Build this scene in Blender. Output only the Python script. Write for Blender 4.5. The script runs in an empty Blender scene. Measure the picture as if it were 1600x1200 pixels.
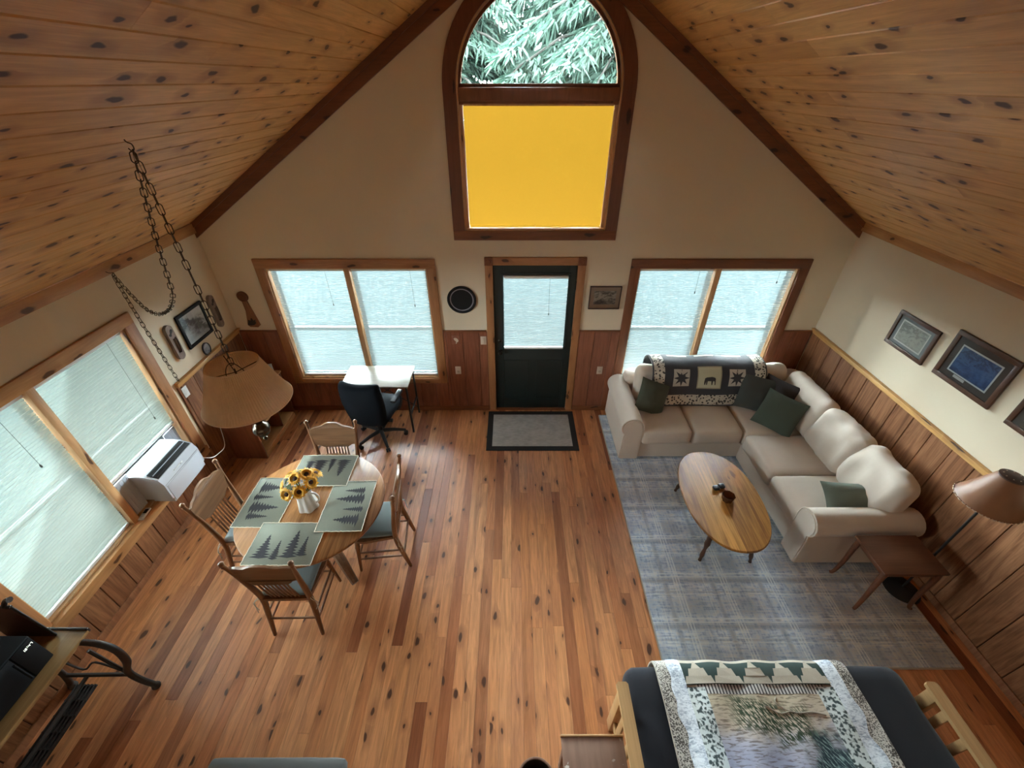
import bpy, bmesh, math, random
from mathutils import Vector, Matrix, noise as mnoise
from mathutils.geometry import tessellate_polygon
PI = math.pi
random.seed(7)
SC = bpy.context.scene
COL = SC.collection

# ---------------------------------------------------------------- camera, world, sun, exposure
CAM_H = 3.712
cam_d = bpy.data.cameras.new('camera')
cam = bpy.data.objects.new('camera', cam_d); COL.objects.link(cam)
cam_d.sensor_width = 36.0
cam_d.lens = 662.0 / 1600.0 * 36.0
cam_d.clip_start = 0.02
cam.location = (0, 0, CAM_H)
cam.rotation_euler = (PI / 2 - 0.6215, 0, 0)
SC.camera = cam

world = bpy.data.worlds.new('overcast_sky'); SC.world = world
world.use_nodes = True
bg = world.node_tree.nodes['Background']
bg.inputs['Color'].default_value = (0.85, 0.94, 1.0, 1)
bg.inputs['Strength'].default_value = 24.0

sun_d = bpy.data.lights.new('sun', 'SUN'); sun_d.energy = 1.0; sun_d.angle = math.radians(25)
sun_d.color = (1.0, 0.96, 0.88)
sun = bpy.data.objects.new('sun', sun_d); COL.objects.link(sun)
sun.rotation_euler = (math.radians(28), 0, math.radians(-25))   # high behind the house, lights the trees

def portal(name, loc, rot, sx, sy):           # sampling portals in the window openings (emit nothing themselves)
    d = bpy.data.lights.new(name, 'AREA'); d.shape = 'RECTANGLE'; d.size = sx; d.size_y = sy; d.cycles.is_portal = True
    o = bpy.data.objects.new(name, d); COL.objects.link(o); o.location = loc; o.rotation_euler = rot
portal('portal_window_one', (-1.855, 4.76, 1.27), (-PI / 2, 0, 0), 1.80, 1.50)
portal('portal_window_two', (2.315, 4.76, 1.27), (-PI / 2, 0, 0), 1.80, 1.50)
portal('portal_door', (0.27, 4.76, 1.45), (-PI / 2, 0, 0), 0.74, 0.95)
portal('portal_left', (-3.52, 2.365, 1.24), (0, -PI / 2, 0), 1.50, 1.78)
portal('portal_arch', (0.243, 4.76, 4.04), (-PI / 2, 0, 0), 1.5, 0.80)

SC.view_settings.view_transform = 'Standard'
SC.view_settings.look = 'None'
SC.view_settings.exposure = 2.52
SC.view_settings.gamma = 1.0
SC.view_settings.use_curve_mapping = False
SC.cycles.max_bounces = 10
SC.cycles.diffuse_bounces = 6
SC.cycles.transparent_max_bounces = 24
SC.cycles.caustics_reflective = False
SC.cycles.caustics_refractive = False
SC.cycles.sample_clamp_indirect = 4.5
SC.cycles.use_denoising = True

BLIND_E = 0.120     # glow put into the end-wall and door blinds in place of daylight

# ---------------------------------------------------------------- node helpers
class S:
    """socket wrapper with arithmetic"""
    def __init__(s, nt, k): s.nt, s.k = nt, k
    def _m(s, op, *a):
        n = s.nt.nodes.new('ShaderNodeMath'); n.operation = op
        for i, v in enumerate((s,) + a):
            if isinstance(v, S): s.nt.links.new(v.k, n.inputs[i])
            else: n.inputs[i].default_value = v
        return S(s.nt, n.outputs[0])
    def __add__(s, o): return s._m('ADD', o)
    __radd__ = __add__
    def __sub__(s, o): return s._m('SUBTRACT', o)
    def __rsub__(s, o): return (s * -1.0) + o
    def __mul__(s, o): return s._m('MULTIPLY', o)
    __rmul__ = __mul__
    def __truediv__(s, o): return s._m('DIVIDE', o)
    def frac(s): return s._m('FRACT')
    def floor(s): return s._m('FLOOR')
    def abs(s): return s._m('ABSOLUTE')
    def max(s, o): return s._m('MAXIMUM', o)
    def min(s, o): return s._m('MINIMUM', o)
    def lt(s, o): return s._m('LESS_THAN', o)
    def gt(s, o): return s._m('GREATER_THAN', o)
    def pow(s, o): return s._m('POWER', o)
    def sin(s): return s._m('SINE')
    def ss(s, a, b):
        n = s.nt.nodes.new('ShaderNodeMapRange'); n.interpolation_type = 'SMOOTHSTEP'
        s.nt.links.new(s.k, n.inputs[0])
        n.inputs[1].default_value = a; n.inputs[2].default_value = b
        return S(s.nt, n.outputs[0])

class G:
    """material graph"""
    def __init__(g, name):
        g.mat = bpy.data.materials.new(name); g.mat.use_nodes = True
        g.nt = g.mat.node_tree
        g.bsdf = g.nt.nodes['Principled BSDF']; g.out = g.nt.nodes['Material Output']
        g._tc = None
    def node(g, t): return g.nt.nodes.new(t)
    def link(g, a, b): g.nt.links.new(a.k if isinstance(a, S) else a, b)
    def coord(g, which='Object'):
        if g._tc is None: g._tc = g.node('ShaderNodeTexCoord')
        return g._tc.outputs[which]
    def xyz(g, which='Object'):
        n = g.node('ShaderNodeSeparateXYZ'); g.nt.links.new(g.coord(which), n.inputs[0])
        return [S(g.nt, n.outputs[i]) for i in range(3)]
    def vec(g, x, y, z):
        n = g.node('ShaderNodeCombineXYZ')
        for i, v in enumerate((x, y, z)):
            if isinstance(v, S): g.link(v, n.inputs[i])
            else: n.inputs[i].default_value = v
        return n.outputs[0]
    def rand(g):
        return S(g.nt, g.node('ShaderNodeObjectInfo').outputs['Random'])
    def noise(g, v, scale, detail=2.0, rough=0.5, dist=0.0):
        n = g.node('ShaderNodeTexNoise'); g.nt.links.new(v, n.inputs['Vector'])
        n.inputs['Scale'].default_value = scale; n.inputs['Detail'].default_value = detail
        n.inputs['Roughness'].default_value = rough; n.inputs['Distortion'].default_value = dist
        return S(g.nt, n.outputs[0])
    def voro(g, v, scale, dims='2D'):
        n = g.node('ShaderNodeTexVoronoi'); n.voronoi_dimensions = dims
        g.nt.links.new(v, n.inputs['Vector']); n.inputs['Scale'].default_value = scale
        return S(g.nt, n.outputs['Distance']), n.outputs['Color']
    def chan(g, col, i=0):
        n = g.node('ShaderNodeSeparateColor'); g.nt.links.new(col, n.inputs[0]); return S(g.nt, n.outputs[i])
    def mix(g, f, a, b):
        n = g.node('ShaderNodeMix'); n.data_type = 'RGBA'
        for sock, v in ((n.inputs[0], f), (n.inputs[6], a), (n.inputs[7], b)):
            if isinstance(v, S): g.link(v, sock)
            elif isinstance(v, (tuple, list)): sock.default_value = (*v[:3], 1)
            elif isinstance(v, (int, float)): sock.default_value = v
            else: g.nt.links.new(v, sock)
        return n.outputs[2]
    def ramp(g, f, stops):
        n = g.node('ShaderNodeValToRGB'); g.link(f, n.inputs[0])
        el = n.color_ramp.elements
        while len(el) < len(stops): el.new(0.5)
        for e, (p, c) in zip(el, stops): e.position = p; e.color = (*c, 1)
        return n.outputs[0]
    def bump(g, h, strength=0.3, dist=0.002):
        n = g.node('ShaderNodeBump'); n.inputs['Strength'].default_value = strength
        n.inputs['Distance'].default_value = dist; g.link(h, n.inputs['Height'])
        g.nt.links.new(n.outputs[0], g.bsdf.inputs['Normal'])
    def set(g, color=None, rough=None, **kw):
        if color is not None:
            if isinstance(color, (tuple, list)): g.bsdf.inputs['Base Color'].default_value = (*color[:3], 1)
            else: g.link(color, g.bsdf.inputs['Base Color'])
        if rough is not None:
            if isinstance(rough, S): g.link(rough, g.bsdf.inputs['Roughness'])
            else: g.bsdf.inputs['Roughness'].default_value = rough
        for k, v in kw.items(): g.bsdf.inputs[k.replace('_', ' ')].default_value = v
        return g.mat

def sc(c, f): return tuple(min(1.0, x * f) for x in c)

def plain(name, col, rough=0.6, var=0.12, scale=14.0, bump=0.0, bscale=120.0, **kw):
    g = G(name); v = g.coord()
    n = g.noise(v, scale, 4.0)
    g.set(g.mix(n, sc(col, 1 - var), sc(col, 1 + var)), rough, **kw)
    if bump: g.bump(g.noise(v, bscale, 3.0), bump, 0.003)
    return g.mat

def fabric(name, col, rough=0.95, weave=700.0, var=0.10, bump=0.25, sheen=0.15):
    g = G(name); x, y, z = g.xyz(); v = g.coord()
    big = g.noise(v, 5.0, 3.0)
    fine = g.noise(v, weave * 0.4, 2.0)
    f = big * 0.6 + fine * 0.4
    g.set(g.mix(f, sc(col, 1 - var * 1.6), sc(col, 1 + var * 1.6)), rough, Sheen_Weight=sheen)
    g.bump(g.noise(v, weave, 2.0) + g.noise(v, 22.0, 3.0) * 1.5, bump, 0.002)
    return g.mat

def wood(name, tones, axis='Y', knots=0.0, kd=(0.16, 0.55), dark=(0.06, 0.02, 0.008), rough=0.4,
         grain=0.35, gs=26.0, coat=0.0, byobj=True, bump=0.08, streak=0.0, dist=0.7, boards=0.0, ks=(0.07, 0.12)):
    """tones: list of colours; one is picked for each object; knots 0..1, kd = cell size (across, along)"""
    if len(tones) == 1: tones = [sc(tones[0], .92), sc(tones[0], 1.08)]
    g = G(name); c = g.xyz()
    i = 'XYZ'.index(axis)
    al, ac, th = c[i], c[{0: 1, 1: 0, 2: 0}[i]], c[{0: 2, 1: 2, 2: 1}[i]]
    r = g.rand()
    if byobj:
        al = al + r * 37.0; ac = ac + (r * 91.7).frac() * 11.0
    ac2 = ac + th
    grv = g.vec(ac * 1.0, al * 0.09, th * 1.0)
    n1 = g.noise(grv, gs, 5.0, 0.62, dist)
    n2 = g.noise(g.vec(ac, al * 0.03, th), gs * 9, 2.0)
    tone = g.ramp((r * 13.37).frac() if byobj else n1, [(k / max(1, len(tones) - 1), t) for k, t in enumerate(tones)])
    f = n1 * (1.0 - 0.3) + n2 * 0.3
    if boards:      # glued-up boards of slightly different tone
        bi = ((((ac + 5.0) / boards).floor() * 12.9898).sin() * 43758.5).frac()
        f = f * 0.8 + bi * 0.22
    fac = f.ss(0.30, 0.72)
    dk = g.node('ShaderNodeMix'); dk.data_type = 'RGBA'; dk.blend_type = 'MULTIPLY'
    dk.inputs[0].default_value = 1.0
    g.nt.links.new(tone, dk.inputs[6])
    g.nt.links.new(g.mix(fac, (1 - grain, 1 - grain * 1.15, 1 - grain * 1.3), (1 + grain * .35,) * 3), dk.inputs[7])
    col = dk.outputs[2]
    if streak:
        st = g.noise(g.vec(ac2 * 1.0, al * 0.05, 0.0), 9.0, 2.0).ss(0.58, 0.70) * streak
        col = g.mix(st, col, dark)
    if knots:
        warp = g.noise(g.vec(ac * 3.0, al * 1.2, 0.0), 5.0, 2.0) - 0.5
        kv = g.vec(ac2 / kd[0] + warp * 0.5, al / kd[1] + warp * 0.35, 0.0)
        d, kc = g.voro(kv, 1.0)
        on = g.chan(kc, 0).lt(knots)
        size = g.chan(kc, 1) * ks[1] + ks[0]
        core = (1.0 - (d / size).ss(0.55, 1.0)) * on
        halo = (1.0 - (d / size).ss(0.9, 3.4)) * on * 0.45
        col = g.mix(halo, col, sc(dark, 3.2))
        col = g.mix(core, col, dark)
    g.set(col, rough)
    if coat:
        g.bsdf.inputs['Coat Weight'].default_value = coat; g.bsdf.inputs['Coat Roughness'].default_value = 0.27
    if bump: g.bump(f, bump, 0.002)
    return g.mat

# ---------------------------------------------------------------- mesh helpers
class M:
    def __init__(m): m.v, m.f = [], []
    def add(m, vs, fs):
        o = len(m.v); m.v += [tuple(p) for p in vs]; m.f += [tuple(i + o for i in f) for f in fs]; return m
    def bm(m, b, mx=None):
        if mx is not None: bmesh.ops.transform(b, matrix=mx, verts=b.verts)
        b.verts.index_update()
        m.add([p.co for p in b.verts], [[q.index for q in f.verts] for f in b.faces]); b.free(); return m
    def box(m, c, s, bev=0.0, rot=None, seg=2):
        b = bmesh.new(); bmesh.ops.create_cube(b, size=1.0)
        bmesh.ops.scale(b, vec=s, verts=b.verts)
        if bev: bmesh.ops.bevel(b, geom=b.edges[:], offset=min(bev, min(s) * 0.49), segments=seg, affect='EDGES', profile=0.5)
        mx = Matrix.Translation(c)
        if rot is not None: mx = mx @ (rot if isinstance(rot, Matrix) else Matrix.Rotation(rot, 4, 'Z'))
        return m.bm(b, mx)
    def tube(m, pts, r, seg=8, closed=False, caps=True):
        pts = [Vector(p) for p in pts]; n = len(pts)
        rs = r if isinstance(r, (list, tuple)) else [r] * n
        vs, fs = [], []; up = None
        for i, p in enumerate(pts):
            if closed: t = (pts[(i + 1) % n] - pts[i - 1])
            else: t = pts[min(i + 1, n - 1)] - pts[max(i - 1, 0)]
            t.normalize()
            if up is None:
                up = Vector((0, 0, 1)) if abs(t.z) < 0.9 else Vector((1, 0, 0))
            a = t.cross(up); a.normalize(); up = a.cross(t); up.normalize()
            for k in range(seg):
                w = 2 * PI * k / seg
                vs.append(p + (a * math.cos(w) + up * math.sin(w)) * rs[i])
        for i in range(n if closed else n - 1):
            j = (i + 1) % n
            for k in range(seg):
                l = (k + 1) % seg
                fs.append((i * seg + k, i * seg + l, j * seg + l, j * seg + k))
        if caps and not closed:
            fs.append(tuple(range(seg))); fs.append(tuple((n - 1) * seg + k for k in reversed(range(seg))))
        return m.add(vs, fs)
    def lathe(m, prof, seg=24, c=(0, 0, 0), mod=None):
        vs, fs = [], []
        for (r, z) in prof:
            for k in range(seg):
                w = 2 * PI * k / seg
                rr = r * (mod(w, z) if mod else 1.0)
                vs.append((c[0] + rr * math.cos(w), c[1] + rr * math.sin(w), c[2] + z))
        for i in range(len(prof) - 1):
            for k in range(seg):
                l = (k + 1) % seg
                fs.append((i * seg + k, i * seg + l, (i + 1) * seg + l, (i + 1) * seg + k))
        if prof[0][0] > 1e-6: fs.append(tuple(reversed(range(seg))))
        if prof[-1][0] > 1e-6: fs.append(tuple((len(prof) - 1) * seg + k for k in range(seg)))
        return m.add(vs, fs)
    def prism(m, loops, a, b, ax='xz', bev=0.0):
        """loops: [outer, hole, ...] in 2-D; extruded from a to b along the third axis"""
        if not isinstance(loops[0][0], (tuple, list)): loops = [loops]
        put = {'xy': lambda p, t: (p[0], p[1], t), 'xz': lambda p, t: (p[0], t, p[1]), 'yz': lambda p, t: (t, p[0], p[1])}[ax]
        flat = [p for l in loops for p in l]
        tri = tessellate_polygon([[Vector((p[0], p[1], 0)) for p in l] for l in loops])
        N = len(flat)
        vs = [put(p, a) for p in flat] + [put(p, b) for p in flat]
        fs = [tuple(t) for t in tri] + [tuple(i + N for i in reversed(t)) for t in tri]
        o = 0
        for l in loops:
            n = len(l)
            for i in range(n):
                j = (i + 1) % n
                fs.append((o + i, o + j, N + o + j, N + o + i))
            o += n
        return m.add(vs, fs)
    def grid(m, fn, nu, nv, cu=False, cv=False):
        vs = [fn(i / (nu if cu else nu - 1), j / (nv if cv else nv - 1)) for i in range(nu) for j in range(nv)]
        fs = []
        for i in range(nu if cu else nu - 1):
            for j in range(nv if cv else nv - 1):
                a, b = (i + 1) % nu, (j + 1) % nv
                fs.append((i * nv + j, a * nv + j, a * nv + b, i * nv + b))
        return m.add(vs, fs)
    def mesh(m, name, smooth=None):
        me = bpy.data.meshes.new(name); me.from_pydata(m.v, [], m.f); me.validate()
        b = bmesh.new(); b.from_mesh(me); bmesh.ops.recalc_face_normals(b, faces=b.faces); b.to_mesh(me); b.free()
        if smooth is not None:
            me.polygons.foreach_set('use_smooth', [True] * len(me.polygons))
            me.set_sharp_from_angle(angle=math.radians(smooth))
        return me
    def obj(m, name, mat, parent=None, smooth=40, loc=(0, 0, 0), rotz=0.0, rot=None):
        return put(name, m.mesh(name, smooth), mat, parent, loc, rotz, rot)

def put(name, me, mat, parent=None, loc=(0, 0, 0), rotz=0.0, rot=None):
    if mat is not None and not me.materials: me.materials.append(mat)
    o = bpy.data.objects.new(name, me); COL.objects.link(o); o.parent = parent
    o.location = loc
    o.rotation_euler = rot if rot is not None else (0, 0, rotz)
    return o
def tag(o, label, cat, group=None):
    o['label'] = label; o['category'] = cat
    if group: o['group'] = group
    return o
def thing(name, label, cat, loc=(0, 0, 0), rotz=0.0, group=None):
    o = bpy.data.objects.new(name, None); COL.objects.link(o)
    o.location = loc; o.rotation_euler = (0, 0, rotz); o.empty_display_size = 0.1
    return tag(o, label, cat, group)
def struct(o, label=None):
    o['kind'] = 'structure'
    if label: o['label'] = label
    return o
def shell(name, label=None, loc=(0, 0, 0)):
    o = bpy.data.objects.new(name, None); COL.objects.link(o); o.location = loc; o.empty_display_size = 0.1
    return struct(o, label)
def copy_tree(o, parent=None):
    c = o.copy(); COL.objects.link(c)
    if parent is not None: c.parent = parent
    for ch in list(o.children): copy_tree(ch, c)
    return c
def oval(a, b, n=48, p=2.0, c=(0, 0), rot=0.0):
    out = []
    for k in range(n):
        w = 2 * PI * k / n; x, y = math.cos(w), math.sin(w)
        x = math.copysign(abs(x) ** (2 / p), x) * a; y = math.copysign(abs(y) ** (2 / p), y) * b
        out.append((c[0] + x * math.cos(rot) - y * math.sin(rot), c[1] + x * math.sin(rot) + y * math.cos(rot)))
    return out
def spline(pts, n=6):
    P = [Vector(p) for p in pts]; out = []
    for i in range(len(P) - 1):
        a, b, c, d = P[max(i - 1, 0)], P[i], P[i + 1], P[min(i + 2, len(P) - 1)]
        for k in range(n):
            t = k / n
            out.append(0.5 * ((2 * b) + (c - a) * t + (2 * a - 5 * b + 4 * c - d) * t * t + (3 * b - a - 3 * c + d) * t ** 3))
    out.append(P[-1]); return out
def superbox(w, d, h, r=0.06, n=14, crown=0.0, wr=0.0, seed=0, shape=None):
    """soft cushion block centred at the origin: rounded box, crowned faces, wrinkles"""
    m = M(); H = (w / 2, d / 2, h / 2); r = min(r, min(H) * 0.98)
    for ax in range(3):
        for s in (-1, 1):
            def f(u, v, ax=ax, s=s):
                c = [0, 0, 0]; c[ax] = s
                c[(ax + 1) % 3] = math.sin(PI / 2 * (2 * u - 1)); c[(ax + 2) % 3] = math.sin(PI / 2 * (2 * v - 1))
                p = Vector([c[k] * H[k] for k in range(3)])
                q = Vector([max(-(H[k] - r), min(H[k] - r, p[k])) for k in range(3)])
                dlt = p - q
                nn = dlt.normalized() if dlt.length > 1e-9 else Vector((0, 0, 0))
                o = q + nn * r
                if crown:
                    k = (1 - (o.x / H[0]) ** 2) * (1 - (o.y / H[1]) ** 2)
                    if o.z > 0: o.z += crown * max(k, 0) * (o.z / H[2])
                if wr:
                    k1 = mnoise.noise(Vector((o.x * 5 + seed, o.y * 5, o.z * 5)))
                    k2 = mnoise.noise(Vector((o.x * 13 + seed, o.y * 13, o.z * 4 + seed)))
                    o += nn * (k1 * wr + k2 * wr * 0.6)
                return shape(o) if shape else o
            m.grid(f, n, n)
    b = bmesh.new()
    vs = [b.verts.new(p) for p in m.v]
    for fc in m.f: b.faces.new([vs[i] for i in fc])
    bmesh.ops.remove_doubles(b, verts=b.verts, dist=1e-5)
    return M().bm(b)
def pillow(w, h, t, n=17, seed=0, wr=0.006, pinch=0.06):
    """throw pillow in the local XZ plane, thickness along Y"""
    m = M()
    for s in (1, -1):
        def f(u, v, s=s):
            a, b = u * 2 - 1, v * 2 - 1
            k = max(0.0, (1 - abs(a) ** 2.2) * (1 - abs(b) ** 2.2)) ** 0.55
            px = a * w / 2 * (1 - pinch * (1 - b * b)); pz = b * h / 2 * (1 - pinch * (1 - a * a))
            q = mnoise.noise(Vector((a * 2.2 + seed, b * 2.2, s))) * wr * k * 2
            return (px, s * (k * t / 2 + q), pz)
        m.grid(f, n, n)
    return m
# ---------------------------------------------------------------- room dimensions
XL, XR, YE, YB = -3.35, 3.69, 4.59, -3.0
RX, RZ, EZ = 0.22, 4.82, 2.50              # ridge, eave height
SLL = (RZ - EZ) / (RX - XL); SLR = (RZ - EZ) / (XR - RX)
def ceil_z(x): return EZ + SLL * (x - XL) if x < RX else EZ + SLR * (XR - x)
TH = 0.15

# ---------------------------------------------------------------- shared materials
m_wall = plain('cream_wall_paint', (0.73, 0.63, 0.48), 0.85, 0.03, 3.0, 0.12, 260.0)
m_floor = wood('pine_floor', [(0.684, 0.295, 0.124), (0.743, 0.342, 0.147), (0.649, 0.266, 0.100), (0.295, 0.088, 0.033), (0.732, 0.336, 0.147),
                              (0.590, 0.224, 0.083), (0.779, 0.366, 0.165), (0.425, 0.142, 0.053), (0.708, 0.307, 0.130)],
               'Y', 0.25, (0.088, 0.20), (0.075, 0.024, 0.009), 0.40, 0.34, 22.0, 0.6, streak=0.30, dist=1.4, ks=(0.07, 0.17))
m_ceil = wood('pine_ceiling', [(0.66, 0.35, 0.125), (0.71, 0.39, 0.15), (0.62, 0.32, 0.11), (0.73, 0.405, 0.165), (0.67, 0.355, 0.13)],
              'Y', 0.50, (0.137, 0.27), (0.085, 0.030, 0.010), 0.52, 0.24, 18.0, 0.0)
m_ceil.node_tree.nodes['Principled BSDF'].inputs['Specular IOR Level'].default_value = 0.4
m_trim = wood('pine_trim', [(0.43, 0.20, 0.085), (0.39, 0.175, 0.07), (0.46, 0.22, 0.095)], 'Z', 0.5, (0.12, 0.35), (0.07, 0.025, 0.01), 0.42, 0.22)
m_trimx = wood('pine_trim_across', [(0.43, 0.20, 0.085), (0.46, 0.22, 0.095)], 'X', 0.5, (0.12, 0.35), (0.07, 0.025, 0.01), 0.42, 0.22)
m_trimy = wood('pine_trim_along', [(0.52, 0.27, 0.11), (0.55, 0.30, 0.13)], 'Y', 0.5, (0.14, 0.40), (0.09, 0.035, 0.012), 0.42, 0.2)
m_trimy.node_tree.nodes['Principled BSDF'].inputs['Specular IOR Level'].default_value = 0.25
m_darktrim = wood('redwood_trim', [(0.20, 0.065, 0.025), (0.23, 0.08, 0.032)], 'Z', 0.35, (0.13, 0.4), (0.04, 0.012, 0.006), 0.45, 0.25)
m_gable = wood('redwood_gable_board', [(0.19, 0.062, 0.022), (0.22, 0.075, 0.028)], 'X', 0.35, (0.15, 0.5), (0.04, 0.012, 0.006), 0.45, 0.25)
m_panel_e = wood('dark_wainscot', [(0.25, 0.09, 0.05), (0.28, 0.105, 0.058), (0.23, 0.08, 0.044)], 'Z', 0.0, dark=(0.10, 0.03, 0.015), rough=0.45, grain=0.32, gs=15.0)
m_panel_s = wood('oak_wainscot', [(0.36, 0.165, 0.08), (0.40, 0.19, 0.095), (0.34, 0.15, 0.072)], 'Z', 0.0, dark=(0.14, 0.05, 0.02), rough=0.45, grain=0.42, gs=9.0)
m_groove = plain('groove_shade_backing', (0.07, 0.025, 0.012), 0.9)  # dark backing colour stands in for the shade in the board gaps
m_cap = wood('pine_cap_rail', [(0.60, 0.34, 0.12)], 'Y', 0.3, (0.1, 0.5), rough=0.4, grain=0.2)
m_black = plain('black_metal', (0.012, 0.012, 0.013), 0.45)
m_iron = plain('cast_iron', (0.030, 0.024, 0.022), 0.55, 0.3, 60.0, 0.3)
m_white = plain('white_plastic', (0.74, 0.75, 0.76), 0.4, 0.02)
m_ivory = plain('ivory_plastic', (0.55, 0.45, 0.36), 0.45, 0.03)

g = G('window_glass')
fr = g.node('ShaderNodeFresnel'); fr.inputs[0].default_value = 1.45
tr = g.node('ShaderNodeBsdfTransparent'); gl = g.node('ShaderNodeBsdfGlossy'); gl.inputs['Roughness'].default_value = 0.02
tr.inputs['Color'].default_value = (0.93, 0.97, 0.95, 1)
mx = g.node('ShaderNodeMixShader')
g.nt.links.new(fr.outputs[0], mx.inputs[0]); g.nt.links.new(tr.outputs[0], mx.inputs[1]); g.nt.links.new(gl.outputs[0], mx.inputs[2])
g.nt.links.new(mx.outputs[0], g.out.inputs[0]); m_glass = g.mat

g = G('picture_glazing')
fr = g.node('ShaderNodeFresnel'); fr.inputs[0].default_value = 1.20
tr = g.node('ShaderNodeBsdfTransparent'); gl = g.node('ShaderNodeBsdfGlossy'); gl.inputs['Roughness'].default_value = 0.03
mx = g.node('ShaderNodeMixShader')
g.nt.links.new(fr.outputs[0], mx.inputs[0]); g.nt.links.new(tr.outputs[0], mx.inputs[1]); g.nt.links.new(gl.outputs[0], mx.inputs[2])
g.nt.links.new(mx.outputs[0], g.out.inputs[0]); m_glaz = g.mat

def blind_mat(name, col, em, emcol, dif=0.80, sheer=0.0):
    g = G(name)
    v = g.coord(); n = g.noise(v, 40.0, 3.0)
    c = g.mix(n, sc(col, 0.95), col)
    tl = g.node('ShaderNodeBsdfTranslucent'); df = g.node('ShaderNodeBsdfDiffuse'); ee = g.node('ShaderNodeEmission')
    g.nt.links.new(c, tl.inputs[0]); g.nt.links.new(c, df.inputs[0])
    ee.inputs[0].default_value = (*emcol, 1); ee.inputs[1].default_value = em  # emission put into the cloth imitates daylight coming through it
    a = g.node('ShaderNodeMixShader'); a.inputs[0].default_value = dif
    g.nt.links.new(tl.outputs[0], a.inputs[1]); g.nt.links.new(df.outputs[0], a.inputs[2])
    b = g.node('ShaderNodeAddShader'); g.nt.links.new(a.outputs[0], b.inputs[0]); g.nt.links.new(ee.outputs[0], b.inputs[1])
    if sheer:            # open weave: part of the daylight passes straight through
        tp_ = g.node('ShaderNodeBsdfTransparent'); s_ = g.node('ShaderNodeMixShader'); s_.inputs[0].default_value = sheer
        g.nt.links.new(b.outputs[0], s_.inputs[1]); g.nt.links.new(tp_.outputs[0], s_.inputs[2]); b = s_
    g.nt.links.new(b.outputs[0], g.out.inputs[0]); return g.mat
m_blind = blind_mat('glowing_cellular_fabric', (0.80, 0.80, 0.78), BLIND_E, (0.62, 0.95, 1.0), 0.996, 0.60)
m_blind_l = blind_mat('glowing_cellular_fabric_green', (0.52, 0.55, 0.50), 0.060, (0.66, 1.0, 0.92), 0.997, 0.27)  # dimmer copy of the blind fabric, green outdoor light put into its glow
m_yellow = blind_mat('glowing_yellow_shade', (0.50, 0.28, 0.03), 0.112, (1.0, 0.60, 0.055), 0.955)  # added glow stands for daylight behind the yellow cloth

# ---------------------------------------------------------------- floor
def plank(w, L, t, c, gap=0.0008, ends=True):
    """board lying in local XY, its face up at z=0, chamfer c"""
    hx, hy = w / 2 - gap / 2, L / 2 - gap / 2
    m = M()
    e = c if ends else 0
    vs = [(-hx, -hy, -t), (hx, -hy, -t), (hx, hy, -t), (-hx, hy, -t),
          (-hx, -hy, -c), (hx, -hy, -c), (hx, hy, -c), (-hx, hy, -c),
          (-hx + c, -hy + e, 0), (hx - c, -hy + e, 0), (hx - c, hy - e, 0), (-hx + c, hy - e, 0)]
    fs = [(0, 3, 2, 1), (8, 9, 10, 11)]
    for k in range(4):
        l = (k + 1) % 4
        fs += [(k, l, 4 + l, 4 + k), (4 + k, 4 + l, 8 + l, 8 + k)]
    return m.add(vs, fs)

floor = struct(M().box(((XL + XR) / 2, (YE + YB) / 2, -0.07), (XR - XL + 2 * TH, YE - YB + 2 * TH, 0.10)).obj('floor', m_groove, None, None), 'knotty orange-brown pine plank floor')
PW = 0.0878
nrow = int(round((XR - XL) / PW)); pw = (XR - XL) / nrow
rnd = random.Random(11)
for i in range(nrow):
    x = XL + (i + .5) * pw
    y = YE
    first = True
    while y > YB + 0.01:
        L = rnd.uniform(1.5, 3.2) * (rnd.uniform(0.25, 1) if first else 1)
        if y - L < YB + 0.6 or y < 0.3: L = y - YB
        o = put('plank', plank(pw, L, 0.018, 0.0009).mesh('plank', None), m_floor, floor, (x, y - L / 2, 0.0))
        y -= L; first = False

# ---------------------------------------------------------------- ceiling boards
def ceiling(side):
    sx = -1 if side == 'left' else 1
    x0, z0 = (XL, EZ) if sx < 0 else (XR, EZ)
    run = abs(RX - x0); rise = RZ - EZ; Ls = math.hypot(run, rise); ang = math.atan2(rise, run)
    nb = int(round(Ls / 0.137)); bw = Ls / nb
    ux, uz = (RX - x0) / Ls, rise / Ls           # up the slope
    nx, nz = -sx * uz * -1, abs(ux)              # outward (up) normal
    nx = uz * (1 if sx > 0 else -1)
    m = M()
    o = 0.10
    poly = [(x0 + nx * 0.022, z0 + nz * 0.022), (RX + nx * 0.022, RZ + nz * 0.022), (RX + nx * o, RZ + nz * o), (x0 + nx * o, z0 + nz * o)]
    m.prism(poly, YB - TH, YE + TH, 'xz')
    c = struct(m.obj('ceiling_' + side, m_groove, None, None), 'knotty pine board ceiling sloping up from the %s wall' % side)
    rnd = random.Random(5 if sx < 0 else 23)
    for i in range(nb):
        s = (i + .5) * bw
        px, pz = x0 + ux * s, z0 + uz * s
        y = YE; first = True
        while y > YB + 0.01:
            L = rnd.uniform(1.7, 3.4) * (rnd.uniform(0.3, 1) if first else 1)
            if y - L < YB + 0.8 or y < 0.4: L = y - YB
            ob = put('board', plank(bw, L, 0.018, 0.0045, 0.0012, False).mesh('board', None), m_ceil, c, (px, y - L / 2, pz))
            # local +z (face) must point down into the room
            zdir = Vector((-nx, 0, -nz)); ydir = Vector((0, 1, 0)); xdir = ydir.cross(zdir)
            ob.rotation_euler = Matrix((xdir, ydir, zdir)).transposed().to_euler()
            y -= L; first = False
    return c
ceiling('left'); ceiling('right')

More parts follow.
